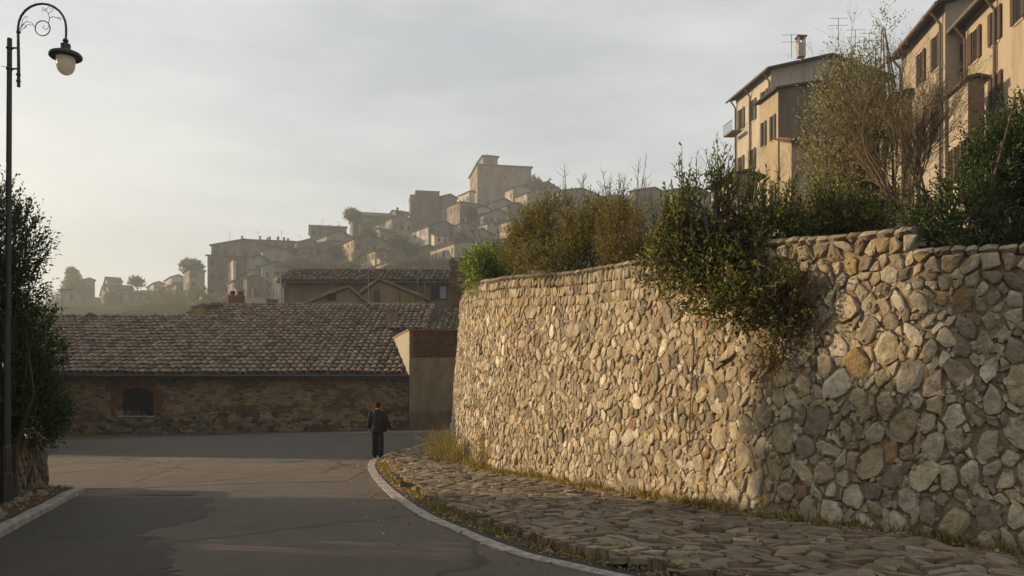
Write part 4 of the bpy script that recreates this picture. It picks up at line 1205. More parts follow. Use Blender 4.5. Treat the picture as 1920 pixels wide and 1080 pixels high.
H('cream three-bay house with downpipes above the brick pier', 798, 852, 906, 456, 510, 255, 'gable', YL, (5, 2), (2, 1), G3, pitch=12)
H('low grey terrace house left of the cream three-bay house', 722, 790, 812, 463, 500, 270, 'gable', G2, (3, 1), (1, 1))
H('grey house tucked behind the three-bay house roof', 855, 880, 925, 435, 470, 268, 'gable', G1, (2, 1), (2, 1))
H('pale crest cottage touching the foot of the great keep', 859, 880, 890, 359, 385, 335, 'gable', WH, (3, 1), (0, 0))
# the keep
keep = thing('keep', at(938, 360, 345), 'massive square brown keep with a small lantern tower crowning the hill town', 'castle')
def keep_block(xl, xc, xr, ye, yb, Y, th, roofk, nm='wall'):
    th = R(th); P = Vector(at(xc, ye, Y)); zb = at(xc, yb, Y)[2]; dL = Vector((-math.sin(th), math.cos(th), 0)); dR = Vector((math.cos(th), math.sin(th), 0)); up = Vector((0, 0, 1))
    D = solve_len(P, dL, xl); W = solve_len(P, dR, xr); o = Vector((P.x, P.y, zb - 8 if nm == 'wall' else zb)); 
    MB().prism([o, o + dR * W, o + dR * W + dL * D, o + dL * D], up * (P.z - o.z), (.22, .17, .125)).build(nm, M['farwall'], keep)
    a = P - dR * .7 - dL * .7; w2, d2 = W + 1.4, D + 1.4; rb = MB(); m_ = min(w2, d2) / 2 * .97; hh = m_ * .35 if roofk else .5
    c4 = [a, a + dR * w2, a + dR * w2 + dL * d2, a + dL * d2]; c4b = [a + dR * m_ + dL * m_, a + dR * (w2 - m_) + dL * m_, a + dR * (w2 - m_) + dL * (d2 - m_), a + dR * m_ + dL * (d2 - m_)]
    vs = c4 + [p + up * .35 for p in c4] + [p + up * (.35 + hh) for p in c4b]
    rb.add(vs, [(0, 3, 2, 1), (0, 1, 5, 4), (1, 2, 6, 5), (2, 3, 7, 6), (3, 0, 4, 7), (4, 5, 9, 8), (5, 6, 10, 9), (6, 7, 11, 10), (7, 4, 8, 11), (8, 9, 10, 11)], (.13, .10, .08))
    rb.build('roof', M['roof'], keep)
    return P, dL, dR, D, W
P, dL, dR, D, W = keep_block(881, 895, 996, 309, 375, 345, 11, 0)
up = Vector((0, 0, 1))
for r_, hz in ((0, -4.5), (1, -8.5)):
    for k in range(3):
        q = P + dL * (D * (k + .5) / 3 - .5) + up * hz
        w_ = MB().obox(q - dR * .1, dL * 1.0, dR * .12, up * 2.0, (.30, .25, .19)).build('window', M['farwall'], keep); MB().obox(q - dR * .13 + dL * .15 + up * .15, dL * .7, dR * .02, up * 1.7).build('pane', M['pane'], w_)
q = P + dR * (W * .48) + up * -5.5
w_ = MB().obox(q - dL * .1, dR * 1.3, dL * .12, up * 1.5, (.30, .25, .19)).build('window', M['farwall'], keep); MB().obox(q - dL * .13 + dR * .2 + up * .2, dR * .9, dL * .02, up * 1.1).build('pane', M['pane'], w_)
terr_pts.append((P.x + 8, P.y, at(938, 372, 345)[2]))
P2, dL2, dR2, D2, W2 = keep_block(896, 906, 933, 293, 309, 351, 14, 1, 'lantern_tower')
MB().tube([P2 + dR2 * W2 / 2 + dL2 * D2 / 2 + up * 1.5, P2 + dR2 * W2 / 2 + dL2 * D2 / 2 + up * 3.0], .08, 5).build('finial', M['iron'], keep)
H('long sloping roofed house right under the keep, left part lit', 882, 924, 968, 379, 410, 303, 'gable', G3, (5, 1), (2, 1))
H('house with a white corner and black window below the keep', 882, 897, 918, 389, 415, 296, 'gable', WH, (2, 2), (0, 0))
H('terrace house second step below the keep', 892, 914, 955, 399, 425, 289, 'gable', G3, (4, 1), (2, 1))
H('white narrow house at the foot of the terraces below the keep', 894, 913, 932, 419, 455, 277, 'gable', WH, (2, 2), (0, 0))
H('wide tan house with tall windows just left of the brown shrub', 914, 959, 1005, 412, 465, 270, 'gable', YL, (6, 2), (1, 1))
H('small yellow dormer house right below the keep', 947, 962, 1000, 353, 380, 322, 'gable', YL, (2, 1), (0, 0))
H('house with two pale windows right of the yellow dormer house', 966, 988, 1042, 362, 395, 312, 'gable', G3, (3, 1), (1, 1))
H('grey house on the crest just right of the keep', 996, 1003, 1048, 347, 380, 332, 'gable', G2, (0, 0), (2, 1), chim=2)
H('middle terrace house between the dormer house and wide tan house', 925, 950, 990, 386, 415, 297, 'gable', G2, (3, 1), (1, 1), chim=1)
H('broad grey house on the shoulder behind the brown shrub', 1044, 1052, 1128, 357, 410, 300, 'gable', G2, (0, 0), (3, 1), pitch=12)
H('hazy low roofs in the saddle between the two shoulders', 1115, 1122, 1190, 370, 410, 285, 'gable', G2, (0, 0), (3, 1), pitch=12)
H('wide grey house on the right shoulder behind the thin twigs', 1180, 1190, 1262, 357, 420, 240, 'gable', G2, (0, 0), (3, 1), pitch=13)
H('last grey house of the shoulder left of the small cream house', 1250, 1262, 1345, 356, 420, 215, 'gable', G2, (0, 0), (3, 1), pitch=12)
H('grey house low behind the brown shrub', 1060, 1090, 1150, 400, 440, 255, 'gable', G2, (3, 1), (2, 1))
LG = 'hazy houses on the far left ridge'
H('hazy two-storey villa with hipped roof on the far left ridge', 160, 204, 229, 528, 552, 350, 'side', G3, (3, 1), (1, 1), group=LG)
H('hazy flank house right behind the dark conifer far left', 145, 158, 178, 524, 550, 362, 'gable', G2, (1, 1), (0, 0), group=LG)
H('long hazy terrace house below the far villa', 150, 198, 236, 547, 580, 330, 'side', G3, (5, 1), (3, 1), group=LG)
H('square hazy house with two windows under a hipped roof', 232, 238, 284, 549, 592, 318, 'hip', G2, (0, 0), (2, 1), group=LG)
H('pale upright barn end beside the square hazy house', 283, 300, 305, 550, 585, 314, 'flat', WH, (2, 1), (0, 0), group=LG)
H('little hazy gabled cottage with a pale front above the barn end', 271, 288, 308, 531, 555, 338, 'gable', WH, (2, 1), (1, 1), group=LG)
H('white gabled loft highest of the far left ridge houses', 302, 321, 348, 519, 545, 348, 'gable', WH, (1, 1), (1, 1), group=LG)
H('hazy stone cottage with a dark door above the green slope', 303, 314, 334, 537, 575, 325, 'gable', G2, (1, 1), (2, 1), group=LG)
H('tall narrow hazy house left of the big dark block', 344, 355, 384, 506, 560, 300, 'flat', PK, (2, 3), (1, 2), group=LG)
H('wide hazy house with a low roof between the villa and the square house', 196, 204, 250, 541, 580, 326, 'side', G1, (1, 1), (3, 1), group=LG)
H('long hazy farm roof filling the gap below the little gabled cottage', 262, 270, 318, 551, 580, 322, 'side', G2, (0, 0), (3, 1), group=LG)
H('hazy house wedged between the loft and the tall narrow house', 322, 330, 352, 533, 570, 315, 'gable', G3, (1, 1), (1, 1), group=LG)
H('low long house at the foot of the slope behind the moss mound', 372, 380, 442, 556, 590, 236, 'side', G2, (0, 0), (4, 1))
H('small brown house filling the slope below the plain grey crest house', 544, 560, 592, 468, 500, 272, 'gable', PK, (2, 1), (1, 1))
H('flat-roofed grey block between the crest house and the brightest yellow one', 606, 618, 650, 452, 480, 276, 'flat', G1, (1, 1), (2, 1))
H('low brown roofed house under the pale house with six windows', 690, 712, 745, 432, 460, 292, 'side', PK, (1, 1), (2, 1))
H('tan house squeezed between the white gabled house and the hipped one', 850, 862, 888, 420, 450, 284, 'gable', PK, (1, 1), (1, 1))
H('dark hazy house crouching behind the mast pair far left', 118, 126, 160, 548, 585, 322, 'gable', BR, (0, 0), (2, 1), group=LG)

# hillside under the town: inverse-distance surface through the feet of the houses
ctrl = list(terr_pts) + [(-130, 250, 22), (-100, 245, 24), (-90, 270, 29), (-110, 220, 16), (-85, 225, 18), (-150, 285, 23), (-180, 300, 26), (-70, 225, 18), (-200, 260, 18)] + [(x, 205, 14 + max(0, (x + 60) * .06)) for x in (-120, -80, -40, 0, 40)] + [(-200, 330, 34), (-260, 300, 25), (-170, 400, 34), (-120, 430, 36), (-60, 430, 70), (0, 440, 76), (80, 430, 72), (150, 380, 60), (200, 300, 50), (60, 200, 30), (100, 220, 40), (60, 130, 20), (-90, 130, 4), (-30, 130, 5), (-300, 150, 5), (-300, 450, 20), (300, 450, 40), (-150, 560, 18), (0, 600, 30), (250, 600, 30)]
ctrl = np.array(ctrl)
def hill_z(x, y):
    d2 = (x[..., None] - ctrl[:, 0]) ** 2 + (y[..., None] - ctrl[:, 1]) ** 2 + 30
    w = d2 ** -1.9; z = (w * (ctrl[:, 2] - 1.5)).sum(-1) / w.sum(-1)
    flat = smooth(y, 86, 190)
    fx = smooth(x, -2, 40) * smooth(y, 60, 110)
    return -.12 + z * np.maximum(flat, fx * .55) + 1.2 * noise2(x * .09, y * .09) * smooth(y, 110, 180)
V, F = grid_mesh(np.linspace(-620, 620, 150), np.concatenate([np.linspace(-55, 80, 8), np.linspace(86, 460, 110), np.linspace(470, 615, 12)]), hill_z)
struct(place('hillside', mesh_from('hillside', V, F, None, M['hill'], True)))
hz_max = V[:, 2].max()
# house that shades the far road, left of the frame
sh = thing('farmhouse', (-24, 45, 0), 'stone farmhouse behind the hedge at the far left end of the road', 'house')
mb = MB(); mb.prism([(-29.3, 50, -.3), (-21.8, 36, -.3), (-28.8, 33, -.3), (-35.4, 47, -.3)], (0, 0, 7.4), (.30, .23, .15)); mb.build('wall', M['plaster'], sh)
mb = MB(); mb.prism([(-29.3, 50.5, 0), (-21.6, 35.7, 0), (-29.0, 32.4, 0), (-36.0, 47.2, 0)], (0, 0, .2), (.13, .1, .08)); 
mb.v = [(a, b_, c + 7.1) for a, b_, c in mb.v]; mb.build('roof', M['roof'], sh)
gw = thing('garden_wall', (-17, 31, 0), 'rendered garden wall running from the hedge back to the farmhouse', 'wall')
MB().prism([(-15.6, 28.3, -.2), (-20.4, 36, -.2), (-20.8, 36, -.2), (-16.0, 28.1, -.2)], (0, 0, 4.0), (.28, .21, .13)).build('wall', M['plaster'], gw)
MB().prism([(-15.55, 28.2, 3.8), (-20.35, 36.05, 3.8), (-20.85, 36.05, 3.8), (-16.05, 28.0, 3.8)], (0, 0, .08), (.2, .16, .12)).build('coping', M['tile'], gw)

# ---------------------------------------------------------------- haze
hb = MB().obox((-630, -58, -1.6), (1260, 0, 0), (0, 680, 0), (0, 0, max(122.0, hz_max + 20)))
m = bpy.data.materials.new('haze'); m.use_nodes = True; t = m.node_tree; t.nodes.remove(t.nodes['Principled BSDF'])
pv = t.nodes.new('ShaderNodeVolumePrincipled'); pv.inputs['Color'].default_value = (.52, .555, .585, 1); pv.inputs['Density'].default_value = HAZE_DENSITY
pv.inputs['Anisotropy'].default_value = .35
t.links.new(pv.outputs[0], t.nodes['Material Output'].inputs['Volume'])
hz = stuff(hb.build('haze', m))

# ---------------------------------------------------------------- plants
def unit(a): return a / (np.linalg.norm(a, axis=-1, keepdims=True) + 1e-9)
def leaf_part(name, C, D, L, W, cols, parent, mt, kind='stuff', fold=.25):
    n = len(C); r = unit(rng.normal(0, 1, (n, 3))); S = unit(np.cross(D, r)); Nn = np.cross(S, D)
    L = np.broadcast_to(L, n)[:, None]; W = np.broadcast_to(W, n)[:, None]
    mid = C + D * L * .45
    V = np.stack([C, mid + S * W * .5 + Nn * W * fold, C + D * L - Nn * L * .08, mid - S * W * .5 + Nn * W * fold], 1).reshape(-1, 3)
    i = np.arange(n) * 4
    F = np.concatenate([np.stack([i, i + 1, i + 2], 1), np.stack([i, i + 2, i + 3], 1)])
    c2 = np.concatenate([cols, cols])
    org = np.array(wloc(parent))
    o = place(name, mesh_from(name, V - org, F, c2, mt), parent, tuple(org)); 
    if kind: o['kind'] = kind
    return o
def leaf_cols(n, pal, wts=None, var=.25):
    pal = np.array(pal); k = rng.choice(len(pal), n, p=wts)
    return pal[k] * rng.uniform(1 - var, 1 + var, (n, 1))
def shoots(ells, n, length, K, up=.5, out=.6, rand=.5, shell=2.0, curv=.15):
    """n leafy shoots spread through ellipsoids -> stem start, direction, length, leaf points and leaf directions"""
    w = np.array([e[1][0] * e[1][1] * e[1][2] * (e[2] if len(e) > 2 else 1) for e in ells]); w = w / w.sum()
    k = rng.choice(len(ells), n, p=w)
    C = np.array([e[0] for e in ells])[k]; Rr = np.array([e[1] for e in ells])[k]
    d = unit(rng.normal(0, 1, (n, 3))); r = rng.random(n) ** (1 / (3 * shell * .5 + .6))
    p0 = C + d * Rr * r[:, None] * .92
    lump = noise2(p0[:, 0] * 3 + p0[:, 1], p0[:, 2] * 3.3, 1.3)
    keep = rng.random(n) < np.clip(.62 + lump * .75, .12, 1)
    C, Rr, d, p0 = C[keep], Rr[keep], d[keep], p0[keep]; n = len(p0)
    D = unit(d * out + np.array([0, 0, up]) + rng.normal(0, rand, (n, 3)))
    L = length * rng.uniform(.5, 1.3, n)
    t = (np.arange(K) + .6) / K
    P = p0[:, None] + D[:, None] * (L[:, None] * t)[..., None]
    P[..., 2] += (curv * L[:, None] * t ** 2)
    side = unit(rng.normal(0, 1, (n, K, 3)))
    LD = unit(D[:, None] * .75 + side * .8 + np.array([0, 0, .15]))
    return p0, D, L, P.reshape(-1, 3), LD.reshape(-1, 3), n
def plant(name, label, cat, foot, ells, n, length, K, leaf, pal, wts=None, stems=8, twig=.12, up=.5, out=.6, rand=.5, shell=2.0, group=None, barkc=(.10, .075, .05), stem_r=.03, ratio=.42, mt='leaf', curv=.15, part='foliage', gain=1.0):
    t = thing(name, foot, label, cat, group)
    ns_ = int(n * gain)
    p0, D, L, P, LD, m_ = shoots(ells, ns_, length, K, up, out, rand, shell, curv)
    cols = leaf_cols(len(P), pal, wts)
    tone = np.repeat(rng.uniform(.75, 1.2, (m_, 1)), K, axis=0); cols = cols * tone
    lf = leaf * rng.uniform(.6, 1.25, len(P))
    leaf_part(part, P, LD, lf, lf * ratio, cols, t, M[mt])
    mb = MB()
    idx = rng.choice(m_, int(m_ * twig), replace=False) if twig else []
    for i in idx:
        a = p0[i]; b_ = a + D[i] * L[i]; b_[2] += curv * L[i]
        mb.tube([a - D[i] * L[i] * .3, (a + b_) / 2, b_], [stem_r * .22, stem_r * .16, stem_r * .08], 3, barkc, False)
    for k in range(stems):
        e = ells[rng.integers(len(ells))]; q = np.array(e[0]) + np.array(e[1]) * rng.normal(0, .35, 3); f = np.array(foot) + rng.normal(0, .08, 3) * (1, 1, 0) * (leaf / .06)
        m1 = f + (q - f) * .35 + rng.normal(0, .08, 3) * np.linalg.norm(q - f) * .5
        m2 = f + (q - f) * .7 + rng.normal(0, .06, 3) * np.linalg.norm(q - f) * .5
        mb.tube([f - (0, 0, .2), m1, m2, q], [stem_r, stem_r * .75, stem_r * .5, stem_r * .2], 5, barkc)
    o = mb.build('stem', M['bark'], t)
    if o: o['kind'] = 'stuff'
    return t
def E(px, py, Y, r, w=1.0): return (at(px, py, Y), r, w)
def bare_tree(name, label, cat, foot, dirs, length, radius, depth, col=(.16, .12, .085), spread=.5, kids=3, tips=False, pal=None, leaf=.04, seed=1, parent=None, nleaf=2, upb_=.35, group=None, shrink=.72):
    r_ = random.Random(seed); t = parent or thing(name, foot, label, cat, group); mb = MB(); tipL = []
    def grow(p, d, L, r, dep):
        pts = [p]; q = p.copy(); dd = d.copy(); n = 3 if dep > 1 else 2
        for i in range(n):
            dd = (dd + Vector((r_.gauss(0, .13), r_.gauss(0, .13), r_.gauss(.03, .08)))).normalized(); q = q + dd * L / n; pts.append(q.copy())
        mb.tube(pts, [r * (1 - .45 * i / n) for i in range(n + 1)], 5 if r > .012 else 3, col, False)
        if dep == 0 or L < .08:
            tipL.append((q, dd)); return
        for k in range(kids):
            f = r_.uniform(.35, 1.0); i = min(n - 1, int(f * n)); s_ = pts[i] + (pts[i + 1] - pts[i]) * (f * n - i)
            nd = (dd + Vector((r_.gauss(0, spread), r_.gauss(0, spread), r_.gauss(upb_ * .5, spread * .6)))).normalized()
            grow(s_, nd, L * shrink * r_.uniform(.75, 1.1), r * .5, dep - 1)
        grow(q, dd, L * shrink, r * .55, dep - 1)
    for d in dirs: grow(Vector(foot) + Vector((r_.uniform(-.1, .1), r_.uniform(-.1, .1), -.1)), Vector(d).normalized(), length * r_.uniform(.85, 1.1), radius * r_.uniform(.7, 1), depth)
    o = mb.build('branches', M['bark'], t); o['kind'] = 'stuff'
    if pal:
        C = []; D = []
        for q, d in tipL:
            for k in range(nleaf): C.append(q - d * r_.uniform(0, .15)); D.append((d + Vector((r_.gauss(0, .7), r_.gauss(0, .7), r_.gauss(0, .6)))).normalized())
        C = np.array(C); D = np.array(D); lf = leaf * rng.uniform(.6, 1.2, len(C))
        leaf_part('foliage', C, D, lf, lf * .4, leaf_cols(len(C), pal), t, M['leaf'])
    return t
GREEN = [(.085, .088, .018), (.12, .115, .026), (.06, .072, .016), (.21, .18, .05), (.13, .10, .03)]
DARKG = [(.025, .045, .014), (.035, .06, .018), (.022, .036, .014), (.05, .075, .02)]
OLIVE = [(.12, .11, .035), (.15, .12, .04), (.09, .09, .03), (.15, .10, .04), (.11, .12, .035)]
GREY = [(.17, .16, .09), (.23, .22, .14), (.13, .12, .06), (.34, .32, .23), (.17, .13, .065)]
BRIGHT = [(.12, .18, .03), (.16, .21, .04), (.08, .13, .022), (.22, .24, .07)]
DRY = [(.36, .27, .12), (.28, .20, .08), (.22, .20, .07), (.40, .31, .16), (.17, .17, .055)]
Rt = None
# on the terrace, far to near
plant('leafy_bush', 'bright green leafy bush at the far end of the stone wall top', 'bush', at(905, 540, 23.8), [E(902, 505, 23.8, (.52, .5, .50)), E(928, 498, 24, (.45, .5, .42)), E(890, 535, 23.5, (.22, .3, .28)), E(960, 515, 23.6, (.4, .4, .25))], 2200, .28, 8, .085, BRIGHT, stems=5)
sp = thing('spiky_plant', at(948, 530, 24.4), 'dark green spiky plant with sword leaves behind the bright leafy bush', 'plant')
C = []; D = []
for cx_, cy_ in ((925, 482), (948, 498), (972, 512)):
    c0 = np.array(at(cx_, cy_, 24.4)); n_ = 90; d = unit(rng.normal(0, 1, (n_, 3)) + np.array([0, 0, .75])); C.append(np.repeat(c0[None], n_, 0) + d * .05); D.append(d)
C = np.concatenate(C); D = np.concatenate(D); leaf_part('blades', C, D, rng.uniform(.35, .62, len(C)), .05, leaf_cols(len(C), DARKG + GREEN), sp, M['leaf'])
mb = MB()
for cx_, cy_ in ((925, 482), (948, 498), (972, 512)): mb.tube([Vector(at(948, 545, 24.4)), Vector(at(cx_, cy_, 24.4))], .05, 6, (.12, .09, .06))
mb.build('stem', M['bark'], sp)
plant('brown_shrub', 'large olive brown shrub on the wall top just right of the bright leafy bush', 'shrub', at(1050, 515, 18.8),
      [E(1000, 452, 19.6, (.62, .6, .70)), E(1040, 425, 19.2, (.55, .6, .62)), E(1105, 450, 18.4, (.75, .7, .66)), E(1110, 410, 18.2, (.34, .5, .40)), E(975, 480, 20, (.5, .5, .5)), E(1080, 490, 18.2, (1.4, .45, .38)), E(1020, 370, 19.2, (.07, .1, .28), 4)],
      6800, .30, 8, .060, OLIVE, stems=16, twig=.06, up=.5, out=.5)
plant('brown_shrub', 'second olive brown shrub with reddish twigs, beside the tall bare stalks', 'shrub', at(1185, 500, 16.6),
      [E(1165, 445, 17, (.5, .6, .66)), E(1185, 485, 16.5, (.7, .5, .40)), E(1155, 390, 17, (.2, .3, .35)), E(1215, 450, 16.2, (.4, .4, .6), .6)],
      3000, .30, 8, .055, OLIVE + [(.13, .07, .04)], stems=14, twig=.12, up=.8, out=.4)
def stalks(label, spots, Y, n, bottom, hmin, hmax, col=(.22, .17, .12), seed=3):
    t = thing('bare_stalks', at(spots[0][0], bottom, Y), label, 'stalks'); r_ = random.Random(seed); 
    for px_, top in spots:
        a = Vector(at(px_ + r_.uniform(-6, 6), bottom, Y)); b_ = Vector(at(px_, top, Y + r_.uniform(-.2, .2))); m_ = (a + b_) / 2 + Vector((r_.gauss(0, .05), 0, 0)); mb = MB()
        mb.tube([a, m_, b_], [.012, .009, .003], 4, col, False)
        for k in range(16):
            f = r_.uniform(.3, .97); s_ = a + (b_ - a) * f; L_ = r_.uniform(.12, .5) * (1.1 - f)
            e = s_ + Vector((r_.gauss(0, .5), r_.gauss(0, .3), 1.0)).normalized() * (L_ + .1); mb.tube([s_, (s_ + e) / 2 + Vector((0, 0, -.02)), e], [.005, .004, .002], 3, col, False)
        mb.build('stalk', M['bark'], t)
    return t
stalks('tall bare pale stalks standing above the gap between brown and green shrubs', [(1198, 298), (1212, 290), (1205, 330), (1190, 370), (1222, 360), (1230, 400)], 16.4, 6, 500, 1, 2)
stalks('short bare twigs sticking out over the crown of the brown shrub', [(1058, 310), (1062, 345), (1092, 325), (1130, 320), (1143, 330), (1160, 325), (1170, 335)], 18.6, 6, 420, 1, 2, seed=5)
plant('overhanging_bush', 'big green bush with long leafy shoots, spilling over the middle of the wall', 'bush', at(1370, 480, 12.9),
      [E(1300, 450, 13.3, (.50, .5, .40)), E(1360, 455, 13.1, (.6, .5, .38)), E(1450, 445, 13.0, (.65, .55, .36)), E(1262, 480, 13.4, (.36, .3, .36)), E(1245, 520, 13.2, (.3, .2, .3)), E(1470, 590, 11.8, (.25, .14, .28)), E(1545, 425, 13.1, (.60, .5, .32)), E(1610, 425, 12.8, (.4, .5, .25)), E(1400, 490, 12.7, (.75, .35, .38)), E(1300, 500, 13.0, (.45, .3, .4)),
       E(1325, 545, 12.65, (.6, .22, .32)), E(1400, 570, 12.2, (.55, .22, .36)), E(1455, 560, 11.95, (.35, .25, .42)), E(1370, 590, 12.3, (.42, .16, .18)), E(1440, 620, 11.95, (.3, .12, .16), .8)],
      6000, .32, 8, .078, GREEN + GREEN + DARKG, stems=18, twig=.15, up=.25, out=.6, stem_r=.035)
plant('dry_creeper', 'brown dried creeper and roots hanging down the wall right of the overhanging bush', 'creeper', at(1500, 470, 12.2),
      [(tuple(wall_pt(np.array(qc + dq), np.array(v_), .10)), (a, .10, b_)) for dq, v_, a, b_ in ((-.45, 3.3, .35, .3), (-.15, 2.9, .35, .45), (-.5, 2.5, .3, .4), (.1, 3.4, .4, .25), (-.8, 2.35, .25, .3))],
      620, .30, 8, .045, [(.16, .10, .045), (.10, .065, .03), (.20, .14, .06), (.07, .06, .02)], stems=6, twig=.8, up=-.7, out=.5, rand=.5, barkc=(.11, .07, .035), stem_r=.016, mt='dry', curv=-.1)
lt = plant('leafy_shoots', 'tall upright shoots with pale pointed leaves rising above the overhanging bush', 'bush', at(1330, 430, 12.9),
      [E(1300, 375, 12.9, (.20, .25, .28), 1.3), E(1278, 330, 12.9, (.06, .1, .12), 6), E(1352, 370, 12.9, (.20, .25, .30), 1.3), E(1345, 325, 12.9, (.06, .1, .10), 5), E(1405, 380, 12.9, (.26, .25, .22)), E(1270, 410, 12.9, (.2, .2, .2)), E(1460, 385, 12.9, (.35, .25, .2)), E(1248, 400, 13, (.10, .1, .12), 2), E(1560, 385, 13.1, (.35, .3, .2))],
      360, .38, 9, .088, GREEN + BRIGHT, stems=16, twig=1, up=1.3, out=.25, rand=.22, ratio=.34)
plant('grey_green_tree', 'ragged grey green tree with silvery leaves in front of the rubble stone house', 'tree', at(1640, 450, 14.6),
      [E(1590, 190, 14.6, (.62, .6, .62)), E(1550, 260, 14.8, (.45, .5, .55)), E(1625, 240, 14.6, (.55, .6, .6)), E(1580, 330, 14.6, (.75, .6, .55)), E(1660, 330, 14.6, (.5, .5, .6), .5), E(1625, 130, 14.6, (.34, .35, .34), .7), E(1658, 65, 14.6, (.10, .1, .32), 2), E(1575, 120, 14.7, (.16, .2, .22), .8), E(1640, 400, 14.5, (.7, .5, .35))],
      3300, .34, 8, .066, GREY, stems=34, twig=.12, up=.7, out=.5, rand=.5, stem_r=.035, barkc=(.11, .085, .06), ratio=.34)
bare_tree('bare_tree', 'leafless tree with fanning thin branches in front of the tall tan house', 'tree', at(1725, 440, 12.8), [(-.45, .1, 1), (-.2, 0, 1), (0, .1, 1), (.2, 0, 1), (-.6, 0, .8), (.12, .1, 1)], 1.18, .035, 5, (.17, .12, .08), .42, 3, pal=GREY, leaf=.035, nleaf=1, seed=8)
bare_tree('bare_tree', 'thin leafless sapling right in front of the cream house facade', 'tree', at(1400, 430, 14), [(-.3, .1, 1), (0, 0, 1), (.25, 0, 1), (-.5, .1, 1)], .62, .018, 5, (.22, .14, .10), .4, 2, seed=12)
plant('dark_bush', 'dense dark green bush at the top right, hanging over the wall edge', 'bush', at(1850, 480, 10.9),
      [E(1890, 330, 11.2, (.62, .55, .62)), E(1800, 400, 11.0, (.55, .5, .42)), E(1905, 235, 11.3, (.30, .3, .26)), E(1745, 420, 11.1, (.32, .35, .25)), E(1850, 440, 10.7, (.85, .35, .26)), E(1980, 300, 11.0, (.8, .6, .9)), E(1960, 430, 10.6, (.6, .4, .35)), E(1855, 280, 11.3, (.28, .3, .26)), E(2090, 330, 10.6, (.8, .7, .9))],
      8200, .26, 8, .060, DARKG + [(.05, .08, .02)], stems=14, up=.45, out=.6, stem_r=.035)
bare_tree('leaning_twig', 'single dark leaning branch rising from behind the bright leafy bush', 'branch', at(925, 500, 24), [(-.55, .0, 1)], .75, .03, 2, (.08, .06, .045), .2, 1, seed=4)
# left side, under the lamp
LEFTC = DARKG + [(.05, .07, .022)]
plant('laurel_tree', 'dark laurel tree behind the lamp post with feathery shoots against the sky', 'tree', (-8.6, 14.4, 0),
      [((-8.45, 14.3, 4.1), (.62, .6, .95)), ((-8.15, 14.2, 3.6), (.32, .4, .50)), ((-8.25, 14.2, 4.5), (.22, .3, .42)), ((-9.3, 14.6, 4.4), (1.0, .8, 1.3)), ((-8.2, 14.2, 2.9), (.5, .5, .45)), ((-10.4, 14.5, 4.2), (1, .9, 1.5))],
      5400, .36, 9, .082, LEFTC, stems=16, up=.8, out=.6, rand=.35, stem_r=.05, ratio=.36)
plant('ivy_mass', 'thick dark ivy and laurel hedge covering the low stone wall on the left', 'hedge', (-8.9, 15.2, 0),
      [((-8.95, 16.0, 1.45), (.42, .7, .45)), ((-8.9, 15.6, 2.3), (.5, .6, .7)), ((-8.7, 14.2, 1.15), (.4, .9, .3)), ((-9.0, 14.6, 3.1), (.8, .7, .6)), ((-8.75, 14.9, 2.35), (.55, .8, .62)), ((-8.65, 15.4, 1.65), (.50, 1.0, .62)), ((-8.6, 15.6, 2.6), (.38, .5, .35)), ((-8.9, 14.2, 1.7), (.8, 1.0, 1.0)), ((-9.6, 15.6, 2.2), (.9, 1.1, 1.3)), ((-8.75, 15.9, 1.15), (.30, .5, .30)), ((-8.75, 13.2, 1.6), (.45, .8, .8))],
      13000, .24, 8, .075, LEFTC, stems=10, up=.3, out=.8, rand=.5, stem_r=.04)
for i, (x, y, z, rx, ry, rz) in enumerate(((-10.2, 12.85, 4.4, 1.4, 1.4, 5.0), (-10.4, 10.3, 4.6, 1.6, 1.9, 4.8), (-10.0, 6.9, 4.4, 1.7, 1.7, 4.4), (-9.9, 3.6, 4.0, 1.7, 1.8, 3.9), (-9.9, .4, 3.2, 1.8, 1.8, 3.3), (-10, -3.0, 3.0, 1.8, 1.8, 3.2))):
    plant('hedge_tree', ('tall evergreen hedge tree standing along the kerb left of the lamp post, %s from it' % ('first', 'second', 'third', 'fourth', 'fifth', 'sixth')[i]), 'tree', (x, y, 0), [((x, y, z), (rx, ry, rz)), ((x + .3, y + .3, z + rz * .7), (rx * .6, ry * .6, rz * .5))], 4600, .4, 6, .17, LEFTC, stems=5, twig=.02, stem_r=.09, group='hedge trees along the left kerb')

# low wall, kerb and verge on the left
lw = thing('low_stone_wall', (-8.6, 15, 0), 'low rubble stone wall under the dark ivy on the left of the road', 'wall')
LW = Path(catmull([(-9.45, 17.3), (-9.25, 16.9), (-8.65, 15.0), (-8.2, 13.0), (-7.7, 11.2), (-7.2, 9), (-6.9, 6)], .1))
def lw_pt(q, v, h):
    p = LW.p(q); d = LW.d(q); n_ = np.stack([-d[..., 1], d[..., 0]], -1)
    return np.concatenate([p + n_ * (np.asarray(h) - .05 * np.asarray(v))[..., None], np.asarray(v)[..., None]], -1)
